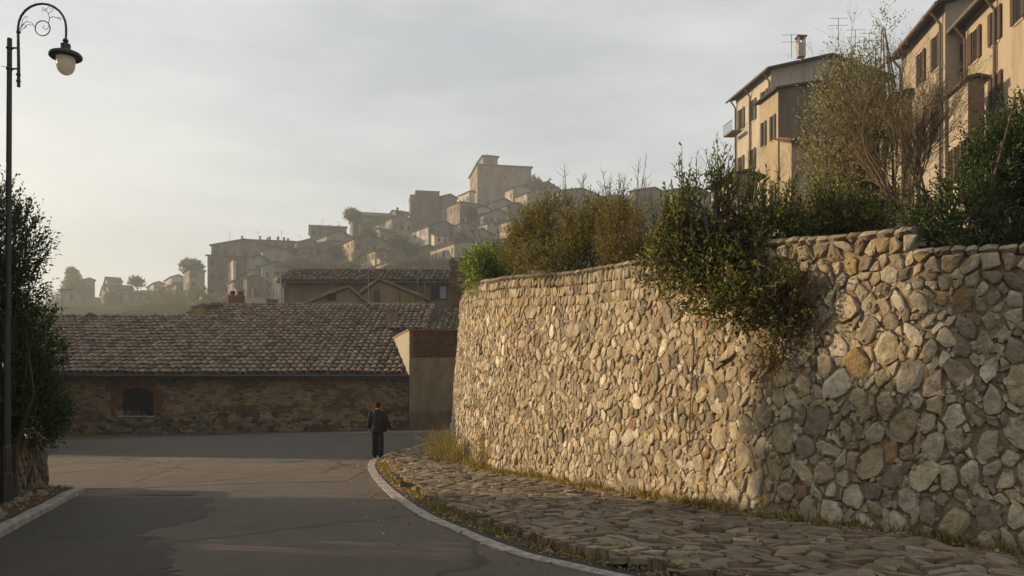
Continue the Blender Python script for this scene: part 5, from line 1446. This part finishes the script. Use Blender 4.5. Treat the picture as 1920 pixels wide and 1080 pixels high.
# face looks right (towards the road)
V = []; qs = np.arange(0, LW.L, .25)
for q in qs:
    for v, h in ((-.1, 0), (.3, 0), (.7, 0), (1.02, 0), (1.05, -.4), (-.1, -.4)): V.append(lw_pt(np.array(q), np.array(v), np.array(h)))
F = [(i * 6 + k, i * 6 + k + 1, (i + 1) * 6 + k + 1, (i + 1) * 6 + k) for i in range(len(qs) - 1) for k in range(5)] + [tuple(range(6))]
place('mortar', mesh_from('mortar', np.array(V) - np.array(lw.location), F, None, M['dirt']), lw, tuple(lw.location))
n0 = 3000; pc = np.stack([rng.uniform(0, LW.L, n0), rng.uniform(-.02, 1.0, n0)], 1); pr = np.sort(rng.choice([.13, .10, .075, .05], n0, p=[.1, .3, .35, .25]))[::-1]
s2 = np.array([1.35, .95]); k = poisson(pc * s2, pr, .8); pc, pr = pc[k], pr[k]; items = []
for i, poly in enumerate(cells(pc * s2, pr, None)):
    if poly is None: continue
    r = stone_rings([(a / s2[0], min(1.03, b_ / s2[1])) for a, b_ in poly], .01, rnd.uniform(.02, .06), nmax=8)
    if r is None: continue
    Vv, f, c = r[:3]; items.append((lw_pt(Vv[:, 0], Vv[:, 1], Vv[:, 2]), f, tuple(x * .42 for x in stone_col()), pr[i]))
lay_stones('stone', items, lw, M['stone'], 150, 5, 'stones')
KP = Path(catmull([(-10.4, 16.6), (-9.2, 16.75), (-8.55, 16.65), (-8.15, 16.3), (-7.95, 15.6), (-7.45, 14.0), (-6.9, 12.2), (-6.38, 10.55), (-5.9, 8.8), (-5.4, 6.6), (-5.0, 4)], .1))
lk = struct(bpy.data.objects.new('kerb', None)); COL.objects.link(lk)
q = 0
while q < KP.L - 1:
    l = rnd.uniform(.85, 1.1) if q > 2.6 else .42
    mb = MB(); strip_block(KP, q, q + l - .012, -.20, 0, -.05, .085 + rnd.uniform(-.006, .006), WHITE, mb)
    mb.build('kerb_stone', M['kerb'], lk, tuple(np.append(KP.p(np.array(q + l / 2)), 0))); q += l
V = []; qs = np.linspace(.2, 1, 60)
for u_ in np.linspace(0, 1, 60):
    a = KP.p(np.array(u_ * KP.L)); d = KP.d(np.array(u_ * KP.L)); a = a + np.array([d[1], -d[0]]) * .2
    for k in range(7): 
        b_ = a + np.array([-1.0, -.05]) * k * .6 if u_ > .1 else a + np.array([-.3, -1.0]) * k * .3
        V.append((b_[0], b_[1], .085 + .03 * float(noise2(b_[0] * 4, b_[1] * 4)) + (.02 * k)))
F = [(i * 7 + k, i * 7 + k + 1, (i + 1) * 7 + k + 1, (i + 1) * 7 + k) for i in range(59) for k in range(6)]
struct(place('verge', mesh_from('verge', V, F, None, M['dirt'], True)))
vst = MB()
for i in range(26):
    q = rnd.uniform(2.4, 9.5); a = KP.p(np.array(q)); d = KP.d(np.array(q)); off = rnd.uniform(.35, .75); a = a + np.array([d[1], -d[0]]) * off
    s_ = rnd.uniform(.06, .14); items = [(rnd.uniform(-.5, .5), 0)]
    n_ = 7; vs = [(a[0] + s_ * 1.4 * math.cos(6.28 * k / n_) * rnd.uniform(.8, 1.1), a[1] + s_ * math.sin(6.28 * k / n_) * rnd.uniform(.8, 1.1), .08) for k in range(n_)]
    vs += [(a[0] + (v[0] - a[0]) * .7, a[1] + (v[1] - a[1]) * .7, .09 + s_ * .75 * rnd.uniform(.8, 1.1)) for v in vs] + [(a[0], a[1], .1 + s_ * .8)]
    f = [(k, (k + 1) % n_, n_ + (k + 1) % n_, n_ + k) for k in range(n_)] + [(n_ + k, n_ + (k + 1) % n_, 2 * n_) for k in range(n_)]
    vst.add(vs, f, tuple(x * .6 for x in stone_col()))
stuff(vst.build('verge_stones', M['stone']))

# grasses and litter
def tufts(name, spots, hgt, nb, pal, sp=.10, wd=.012, label=None):
    C = []; D = []; L = []
    for (x, y, z, s_) in spots:
        n_ = int(nb * s_); c0 = np.array([x, y, z]) + rng.normal(0, sp * s_, (n_, 3)) * (1, 1, 0)
        d = unit(rng.normal(0, .42, (n_, 3)) * (1, 1, .2) + np.array([0, 0, 1])); C.append(c0); D.append(d); L.append(hgt * s_ * rng.uniform(.4, 1.2, n_))
    C = np.concatenate(C); D = np.concatenate(D); L = np.concatenate(L)
    o = leaf_part(name, C, D, L, wd, leaf_cols(len(C), pal), None, M['dry'], 'stuff', .1)
    return o
def wall_foot(q, off):
    p = wall_pt(np.array(q), np.array(0.), np.array(off)); return p[0], p[1], float(pav_z(p[0], p[1]))
sp1 = []
for i in range(700):
    q = 9.5 + (WALL.L - 10.5) * rnd.random(); x, y, z = wall_foot(q, rnd.uniform(.04, .20)); 
    if noise2(q * 2.1, 3) < -.15 and rnd.random() < .7: continue
    sp1.append((x, y, z, rnd.uniform(.35, 1.0) * (1.15 if q < 18 else .8)))
tufts('wall_foot_grass', sp1, .28, 24, DRY + GREEN[:2], .06, .010)
g1 = plant('dry_grass_clump', 'big feathery yellow green weed clump at the far foot of the stone wall', 'weeds', (-1.95, 23.4, .1), [((-1.95, 23.4, .42), (.42, .4, .36)), ((-1.45, 22.2, .3), (.28, .3, .25)), ((-1.7, 22.8, .3), (.35, .3, .3))], 1300, .30, 12, .05, DRY + [(.16, .17, .05), (.20, .19, .06)], stems=12, twig=.5, up=1.3, out=.5, rand=.35, ratio=.14, mt='dry', barkc=(.30, .23, .12), stem_r=.012)
stalkt = thing('dry_stalks', (-2.05, 23.8, .1), 'long dry seed stalks arching out of the weed clump by the wall', 'stalks')
mb = MB()
for k in range(46):
    a = Vector((-2.0 + rnd.gauss(0, .16), 23.6 + rnd.gauss(0, .3), .1)); L_ = rnd.uniform(.6, 1.25); dx = rnd.gauss(-.18, .30); dy = rnd.gauss(0, .2)
    pts = [a + Vector((dx * f * f * 1.3, dy * f * f, L_ * f * (1 - .12 * f))) for f in (0, .35, .7, 1)]
    mb.tube(pts, [.006, .005, .004, .006], 3, rnd.choice(DRY[:4]), False)
stuff(mb.build('stalks', M['dry'], stalkt))
plant('wall_weed', 'reddish dry weed climbing the wall foot right of the yellow clump', 'weeds', (-.72, 20.9, .1), [((-.75, 20.8, .55), (.16, .14, .55)), ((-.6, 20.5, .3), (.2, .14, .3))], 330, .2, 9, .045, DRY + [(.22, .12, .05)], stems=5, twig=.5, up=1.1, out=.3, ratio=.2, mt='dry', barkc=(.25, .16, .08), stem_r=.012)
plant('wall_tuft', 'small olive tuft growing out of the middle of the wall face', 'weeds', tuple(wall_pt(np.array(15.9), np.array(1.4), .03)), [(tuple(wall_pt(np.array(15.9), np.array(1.55), .10)), (.14, .12, .10))], 90, .16, 8, .05, OLIVE, stems=2, twig=.2, up=.3, ratio=.25, mt='dry', stem_r=.01)
plant('wall_tuft', 'tiny tuft growing out of the wall face above the yellow weed clump', 'weeds', tuple(wall_pt(np.array(11.5), np.array(1.7), .03)), [(tuple(wall_pt(np.array(11.5), np.array(1.8), .08)), (.09, .08, .12))], 50, .14, 8, .04, DRY, stems=2, twig=.2, up=.3, ratio=.25, mt='dry', stem_r=.01)
sp2 = []
qc_ = EP.s[np.argmin(np.abs(EP.c[:, 1] - 8.0) + (EP.c[:, 0] < 0) * 10)]
for i in range(260):
    q = rnd.uniform(20, qc_ + 2); p = EP.p(np.array(q)); d = EP.d(np.array(q)); off = rnd.uniform(.34, .60); x, y = p[0] - d[1] * off, p[1] + d[0] * off
    if noise2(q * 1.7, 9) < -.1 and rnd.random() < .8: continue
    sp2.append((x, y, .015, rnd.uniform(.4, 1.0)))
tufts('gutter_weeds', sp2, .13, 18, DRY + OLIVE + BRIGHT[:1], .05, .012)
def litter(name, n, fn, pal, sz=.06):
    P = np.array([fn() for _ in range(n)]); D = unit(rng.normal(0, 1, (n, 3)) * (1, 1, .25))
    leaf_part(name, P + (0, 0, .015), D, sz * rng.uniform(.5, 1.2, n), sz * rng.uniform(.3, .7, n), leaf_cols(n, pal), None, M['dry'])
LIT = [(.30, .17, .07), (.36, .24, .10), (.20, .12, .06), (.42, .30, .15), (.14, .08, .04)]
def f1():
    q = rnd.uniform(14, EP.L - 4); p = EP.p(np.array(q)); d = EP.d(np.array(q)); off = rnd.uniform(.26, .62) if rnd.random() < .85 else rnd.gauss(.2, .5); x, y = p[0] - d[1] * off, p[1] + d[0] * off
    return (x, y, .02 if off < .55 else float(pav_z(x, y)) + .03)
litter('fallen_leaves', 3400, f1, LIT)
def f2():
    q = rnd.uniform(8, WALL.L - .5); x, y, z = wall_foot(q, abs(rnd.gauss(.12, .16))); return (x, y, z + .03)
litter('fallen_leaves', 3400, f2, LIT, .055)
def f3():
    q = rnd.uniform(1.5, KP.L); p = KP.p(np.array(q)); d = KP.d(np.array(q)); off = rnd.uniform(.25, .9); return (p[0] + d[1] * off, p[1] - d[0] * off, .11)
litter('fallen_leaves', 900, f3, LIT)
# roof moss clump and weeds on the pier
plant('roof_moss', 'mound of yellow green moss on the barn roof beside the brick chimney', 'moss', (-22.6, 63.4, 8.4), [((-22.9, 63.6, 8.75), (.85, .5, .22)), ((-22.2, 63.8, 8.95), (.6, .4, .2))], 700, .16, 6, .12, [(.07, .075, .02), (.10, .10, .03), (.05, .055, .02)], stems=0, twig=0, up=.3)
plant('pier_weeds', 'dark weed cushion growing on the cap of the brick pier', 'weeds', (-4.3, 68, 12.7), [((-4.3, 68, 12.9), (.7, .5, .32)), ((-3.8, 67.6, 10.6), (.3, .3, .6))], 600, .2, 6, .13, DARKG + OLIVE[:1], stems=2, twig=.1, up=.3)

# trees and bushes of the hillside
def hz_at(px, py, Y): return at(px, py, Y)
def far_bush(name, label, px, py, Y, r, pal=None, n=700, leaf=.6, cat='bush', trunk=0, group=None, up=.4, sh=2.0, L=1.0):
    c = at(px, py, Y); foot = (c[0], c[1], c[2] - r[2] - trunk)
    return plant(name, label, cat, foot, [(c, r), ((c[0] + r[0] * .35, c[1], c[2] - r[2] * .3), (r[0] * .8, r[1], r[2] * .7))], n, L, 6, leaf, pal or [(.045, .055, .02), (.06, .065, .025), (.035, .04, .018)], stems=4, twig=0, stem_r=.12, up=up, group=group, shell=sh)
TG = 'trees on the hill'
far_bush('conifer', 'big dark hazy conifer with a ragged top on the far left ridge', 138, 545, 352, (5.2, 4, 6.5), cat='tree', trunk=3, n=2200, leaf=.8, group=TG)
far_bush('conifer', 'upper spire of hazy conifers behind the far left villa', 136, 520, 356, (2.6, 2, 4), cat='tree', trunk=2, n=900, leaf=.8, group=TG)
far_bush('round_tree', 'lone spreading hazy tree between the villa and the loft on the far left', 255, 529, 335, (3.0, 2.5, 2.2), cat='tree', trunk=3, n=520, leaf=.7, group=TG, sh=1.2)
far_bush('round_tree', 'hazy tree crowding behind the tall narrow house', 358, 500, 310, (4.2, 3, 2.6), cat='tree', trunk=4, n=900, leaf=.7, group=TG)
HB = [(130, 582, 312, 8, 3.5, 'wide hazy bush low on the far left slope under the conifer'), (172, 580, 308, 7, 3, 'hazy bush in front of the long terrace house, lowest one'), (262, 583, 300, 7, 3, 'hazy bush filling the foot of the square hazy house'), (225, 585, 296, 7, 2.6, 'dark hazy bush between the terrace and square houses'), (300, 565, 306, 4, 4, 'tall hazy bush against the pale upright barn end'),
 (110, 565, 330, 5, 4, 'hazy round bush under the dark conifer far left'), (95, 585, 300, 6, 4, 'hazy bush furthest left, just above the barn ridge'),
 (310, 585, 285, 5, 3.5, 'scrubby bush below the stone cottage with the dark door'), (345, 572, 275, 6, 4.5, 'big yellowish bush below the tall narrow hazy house'), (372, 560, 268, 5, 4.5, 'bush against the foot of the big dark block, upper one'),
 (330, 600, 255, 6, 3.5, 'wide low bush just above the barn ridge, left of the moss mound'), (292, 597, 280, 4, 2.5, 'small bush below the pale upright barn end'), (400, 575, 235, 5, 3, 'bush behind the moss mound on the barn roof'),
 (430, 572, 232, 4, 2.5, 'bush seen just behind the brick chimney with two pots'), (755, 503, 238, 3.2, 2.2, 'grey bush above the rear house roof, left of the cream three-bay house'), (735, 512, 236, 3, 2, 'lowest bush left of the three-bay house, touching the rear house roof'),
 (785, 498, 240, 3, 2, 'bush at the left corner of the three-bay house'), (830, 500, 240, 2.5, 2, 'pale bush in front of the three-bay house wall'), (600, 505, 245, 3.5, 2, 'bush above the rear house roof, below the dark wide house'),
 (650, 508, 243, 3.5, 2, 'bush at the foot of the brightest yellow house'), (770, 470, 262, 2.5, 1.6, 'bush on the terrace under the long white house'), (690, 440, 285, 2.5, 1.6, 'small bush behind the brightest yellow house gable'),
 (560, 500, 246, 3, 2, 'bush above the left end of the rear house roof'), (1000, 345, 330, 3, 3, 'dark tree clump on the crest just right of the keep'), (250, 585, 310, 4, 2, 'low bush at the foot of the square hazy house'),
 (1150, 400, 255, 6, 4, 'bush in the saddle behind the second brown shrub'), (1230, 400, 200, 4, 3, 'bush on the right shoulder behind the bare stalks'), (1050, 395, 280, 5, 3, 'bush on the shoulder behind the large brown shrub'),
 (660, 404, 312, 3, 2.2, 'dark bush at the left end of the broad crest house'), (190, 590, 300, 7, 3, 'long hazy hedge below the terrace house far left'), (210, 560, 322, 3, 2.4, 'round hazy bush before the long terrace house far left'), (742, 455, 275, 3, 2, 'bush between the yellow pair and the long white house'),
 (625, 475, 262, 2.6, 2.2, 'dark bush between the brown gabled house and the yellow pair'), (548, 478, 275, 2.6, 2, 'bush beside the long roofed house with one window'), (865, 450, 262, 2.6, 2, 'bush behind the ridge of the three-bay house'),
 (880, 400, 290, 2.2, 1.8, 'bush between the hipped house and the white corner house'), (320, 560, 300, 4, 3, 'bush climbing the slope beside the little stone cottage'), (385, 590, 228, 5, 3, 'nearest bush behind the barn ridge step')]
for px_, py_, Y_, rx, rz, lb in HB:
    far_bush('hill_bush', lb, px_, py_, Y_, (rx, rx * .7, rz), [(.05, .052, .022), (.035, .04, .018), (.07, .065, .03)], 800, .6, group='scrub bushes on the slope')

# ---------------------------------------------------------------- street lamp
S = 13.3 / FP
lx = at(15, 700, 13.3)[0]
lamp = thing('street_lamp', (lx, 13.3, 0), 'dark iron street lamp with a scrolled swan-neck arm and hanging glass globe', 'street lamp')
def LPx(px, py): return Vector(at(px, py, 13.3))
mb = MB(); mb.tube([(lx - .03, 13.3, 0), (lx - .03, 13.3, 1.0), (lx - .025, 13.3, 1.05), (lx - .02, 13.3, 3.0), (lx, 13.3, 3.05), LPx(18, 72)], [.085, .08, .062, .052, .045, .036], 12); mb.build('post', M['iron'], lamp)
MB().lathe((lx - .03, 13.3, 0), [(.16, 0), (.16, .12), (.11, .18), (.095, .6), (.085, .62)], 14).build('base', M['iron'], lamp)
arm = [LPx(35, 163), LPx(35, 120), LPx(34, 60)]
for k in range(13):
    a = math.pi * (1 - k / 12); arm.append(LPx(79 + 45 * math.cos(a), 52 - 45 * math.sin(a)))
arm += [LPx(124, 60), LPx(123.5, 72)]
ar_ = MB().tube(arm, [.026, .024, .021] + [.018] * 15, 8).build('arm', M['iron'], lamp)
for py_ in (60, 140, 152):
    MB().lathe(tuple(LPx(34.5, py_)), [(.02, -.02), (.034, -.012), (.034, .012), (.02, .02)], 10).build('collar', M['iron'], ar_)
for py_ in (90, 129):
    MB().tube([LPx(16, py_), LPx(36, py_)], .014, 6).build('clamp', M['iron'], lamp)
    MB().lathe(tuple(LPx(18, py_)), [(.04, -.02), (.052, -.01), (.052, .01), (.04, .02)], 10).build('clamp_ring', M['iron'], lamp)
MB().tube([LPx(2, 124), LPx(18, 126)], .004, 4).build('wire', M['iron'], lamp)
sc = MB(); ring_ = [LPx(80 + 14 * math.cos(a), 53 + 14 * math.sin(a)) for a in np.linspace(0, 2 * math.pi, 25)]; sc.tube(ring_, .008, 6)
def curl(pts, r=.005): sc.tube([LPx(*p) for p in pts], r, 5)
curl([(66, 52), (60, 43), (50, 40), (42, 46), (36, 57)]); curl([(62, 47), (52, 46), (45, 52), (38, 58)], .004)
curl([(40, 50), (42, 38), (48, 30), (52, 31), (50, 35)], .004); curl([(38, 54), (44, 46), (50, 48), (46, 54)], .004)
curl([(91, 44), (93, 34), (90, 24), (84, 16), (80, 14), (80, 20), (86, 20)]); curl([(92, 34), (100, 31), (108, 34), (114, 38), (115, 34), (108, 32)], .005)
curl([(91, 42), (92, 50), (86, 56), (80, 52), (83, 48)], .005); curl([(90, 26), (98, 20), (102, 14), (96, 16)], .004); curl([(86, 18), (92, 12), (94, 18)], .004)
sc.build('scrollwork', M['iron'], ar_)
lc = LPx(123, 105)
lan = MB().lathe(tuple(lc), [(.02, .27), (.035, .26), (.045, .235), (.03, .21), (.02, .20), (.02, .19), (.07, .185), (.075, .17), (.072, .10), (.085, .085), (.16, .065), (.225, .035), (.24, .01), (.24, -.02), (.225, -.035), (.20, -.04), (.16, -.01), (.11, .0), (0, .01)], 28).build('lantern', M['iron'], lamp, smooth=False)
gl = MB().lathe(tuple(lc), [(.135, -.03), (.138, -.10), (.135, -.16), (.118, -.22), (.085, -.265), (.045, -.288), (0, -.295)], 24, (.8, .8, .8)).build('globe', M['globe'], lan, smooth=True)
MB().lathe(tuple(lc), [(.03, -.02), (.03, -.09), (.022, -.10), (.035, -.13), (.035, -.18), (0, -.20)], 12, (.7, .7, .65)).build('bulb', M['plaster'], lan, smooth=True)

# ---------------------------------------------------------------- the walker
px0, py0 = -4.19, 26.6
pz0 = road_h(px0, py0) + .01
person = thing('person', (px0, py0, pz0), 'person seen from behind in a loose black jacket and wide black trousers, walking away', 'person')
def skin_body(name, verts, edges, radii, material, parent, root=0, sub=1):
    me = bpy.data.meshes.new(name); me.from_pydata(verts, edges, []); me.materials.append(material)
    o = bpy.data.objects.new(name, me); COL.objects.link(o); o.parent = parent; WL[o.name] = wloc(parent)
    m1 = o.modifiers.new('skin', 'SKIN'); m1.use_smooth_shade = True
    for i, r in enumerate(radii):
        me.skin_vertices[0].data[i].radius = (r, r) if not hasattr(r, '__len__') else r
        me.skin_vertices[0].data[i].use_root = (i == root)
    m2 = o.modifiers.new('sub', 'SUBSURF'); m2.levels = sub; m2.render_levels = sub
    return o
v = [(0, 0, .95), (0, -.01, 1.15), (0, 0, 1.36), (0, 0, 1.47), (0, .01, 1.545), (0, .015, 1.63), (0, .01, 1.70)]
r_ = [(.14, .10), (.13, .095), (.15, .10), (.055, .055), (.062, .068), (.078, .092), (.055, .065)]
e = [(i, i + 1) for i in range(6)]
def chain(start, pts, rs):
    prev = start
    for p, q in zip(pts, rs):
        v.append(p); r_.append(q); e.append((prev, len(v) - 1)); prev = len(v) - 1
    return prev
LW_ = chain(2, [(-.17, -.01, 1.40), (-.235, -.03, 1.14), (-.265, .02, .90)], [.058, .045, .030])
RW_ = chain(2, [(.17, -.01, 1.40), (.25, -.05, 1.15), (.325, -.02, .93)], [.058, .045, .030])
for wr_, s_, bx, by, bz in ((LW_, -1, -.27, .03, .84), (RW_, 1, .34, -.01, .87)):
    pm = chain(wr_, [(bx, by, bz)], [(.032, .022)])
    for k, (dx, L_) in enumerate(((-.024, .07), (-.008, .08), (.008, .075), (.024, .06))):
        chain(pm, [(bx + dx * .5, by + dx, bz - .035), (bx + dx * .5 - s_ * .008, by + dx * 1.1, bz - .035 - L_)], [.009, .007])
    chain(pm, [(bx, by + .035, bz - .01), (bx, by + .05, bz - .045)], [.010, .008])
for s_, fy, kz in ((-1, .11, .52), (1, -.18, .50)):
    chain(0, [(s_ * .09, 0, .86), (s_ * .10, fy * .42, kz), (s_ * .11, fy * .9, .12), (s_ * .11, fy + .08, .05)], [.075, .05, .038, .03])
skin_body('body', v, e, r_, M['skin'], person)
def loft(rings, n=18, cap=True):
    mb = MB()
    for cx_, cy_, z, rx, ry in rings:
        for k in range(n):
            a = 2 * math.pi * k / n; w = 1 + .035 * math.sin(a * 5 + z * 9) * (1 if z < 1.3 else .3)
            mb.v.append((cx_ + rx * w * math.cos(a), cy_ + ry * w * math.sin(a), z))
    for i in range(len(rings) - 1):
        for k in range(n):
            k2 = (k + 1) % n; mb.f.append((i * n + k, i * n + k2, (i + 1) * n + k2, (i + 1) * n + k)); mb.c.append(BLK)
    if cap:
        mb.f.append(tuple(range(n))); mb.c.append(BLK); b0 = (len(rings) - 1) * n; mb.f.append(tuple(b0 + k for k in range(n))); mb.c.append(BLK)
    return mb
BLK = (.018, .018, .02)
def tube_l(mb, pts, rs, n=10):
    b = len(mb.v); mb.tube(pts, rs, n, BLK); return mb
jk = loft([(0.02, -.01, .80, .245, .165), (.02, -.01, .84, .24, .165), (.01, -.01, 1.0, .215, .15), (0, -.01, 1.2, .205, .14), (0, -.005, 1.34, .215, .135), (0, 0, 1.42, .185, .115), (0, 0, 1.475, .10, .085), (0, .005, 1.505, .066, .07)])
tube_l(jk, [(-.15, 0, 1.42), (-.205, -.01, 1.36), (-.25, -.03, 1.14), (-.275, .01, .90)], [.07, .082, .074, .06])
tube_l(jk, [(.15, 0, 1.42), (.205, -.01, 1.36), (.275, -.05, 1.15), (.345, -.03, .95)], [.07, .082, .08, .072])
# loose flap of the open jacket swinging out on the right
jk.prism([(.10, -.06, 1.30), (.25, -.06, 1.2), (.43, -.04, .95), (.40, -.03, .88), (.24, -.03, .79), (.10, -.06, .79)], (0, .12, 0), BLK)
def off_build(mb, name, m_, smooth=True):
    mb.v = [(a + px0, b_ + py0, c + pz0) for a, b_, c in mb.v]; return mb.build(name, m_, person, smooth=smooth)
jko = off_build(jk, 'jacket', M['cloth'])
tr = loft([(0, 0, .98, .17, .12), (0, 0, .88, .185, .135), (0, 0, .82, .18, .13)], cap=True)
tube_l(tr, [(-.085, 0, .90), (-.09, .08, .55), (-.095, .11, .3), (-.10, .09, .06)], [.10, .092, .088, .092], 12)
tube_l(tr, [(.085, 0, .90), (.11, -.05, .55), (.12, -.13, .3), (.125, -.20, .08)], [.10, .092, .088, .092], 12)
off_build(tr, 'trousers', M['cloth'])
for s_, fy in ((-1, .13), (1, -.17)):
    b_ = MB(); x = s_ * .107
    for z, w, l0, l1 in ((0, .045, -.10, .17), (.03, .046, -.10, .17), (.06, .042, -.09, .12), (.10, .036, -.07, .03)):
        for k in range(12):
            a = 2 * math.pi * k / 12; yy = math.sin(a); b_.v.append((x + w * math.cos(a), fy + (l1 * yy if yy > 0 else -l0 * yy), z))
    for i in range(3):
        for k in range(12): b_.f.append((i * 12 + k, i * 12 + (k + 1) % 12, (i + 1) * 12 + (k + 1) % 12, (i + 1) * 12 + k)); b_.c.append((.012, .012, .012))
    b_.f += [tuple(range(12)), tuple(36 + k for k in range(12))]; b_.c += [(.4, .4, .38), (.012, .012, .012)]
    off_build(b_, 'shoe', M['cloth'])
hr = MB().lathe((0, -.008, 1.655), [(.045, -.115), (.078, -.09), (.092, -.045), (.098, 0), (.092, .045), (.07, .082), (.035, .10), (0, .104)], 16)
hr.v = [(a * (1 + .05 * math.sin(40 * a + 30 * c)), b_ * 1.08 - (.012 if c < 1.62 else 0), c) for a, b_, c in hr.v]
off_build(hr, 'hair', M['hair'])
for s_ in (-1, 1):
    off_build(MB().lathe((s_ * .088, .02, 1.60), [(0, -.03), (.014, -.018), (.017, 0), (.014, .022), (0, .03)], 8), 'ear', M['skin'])
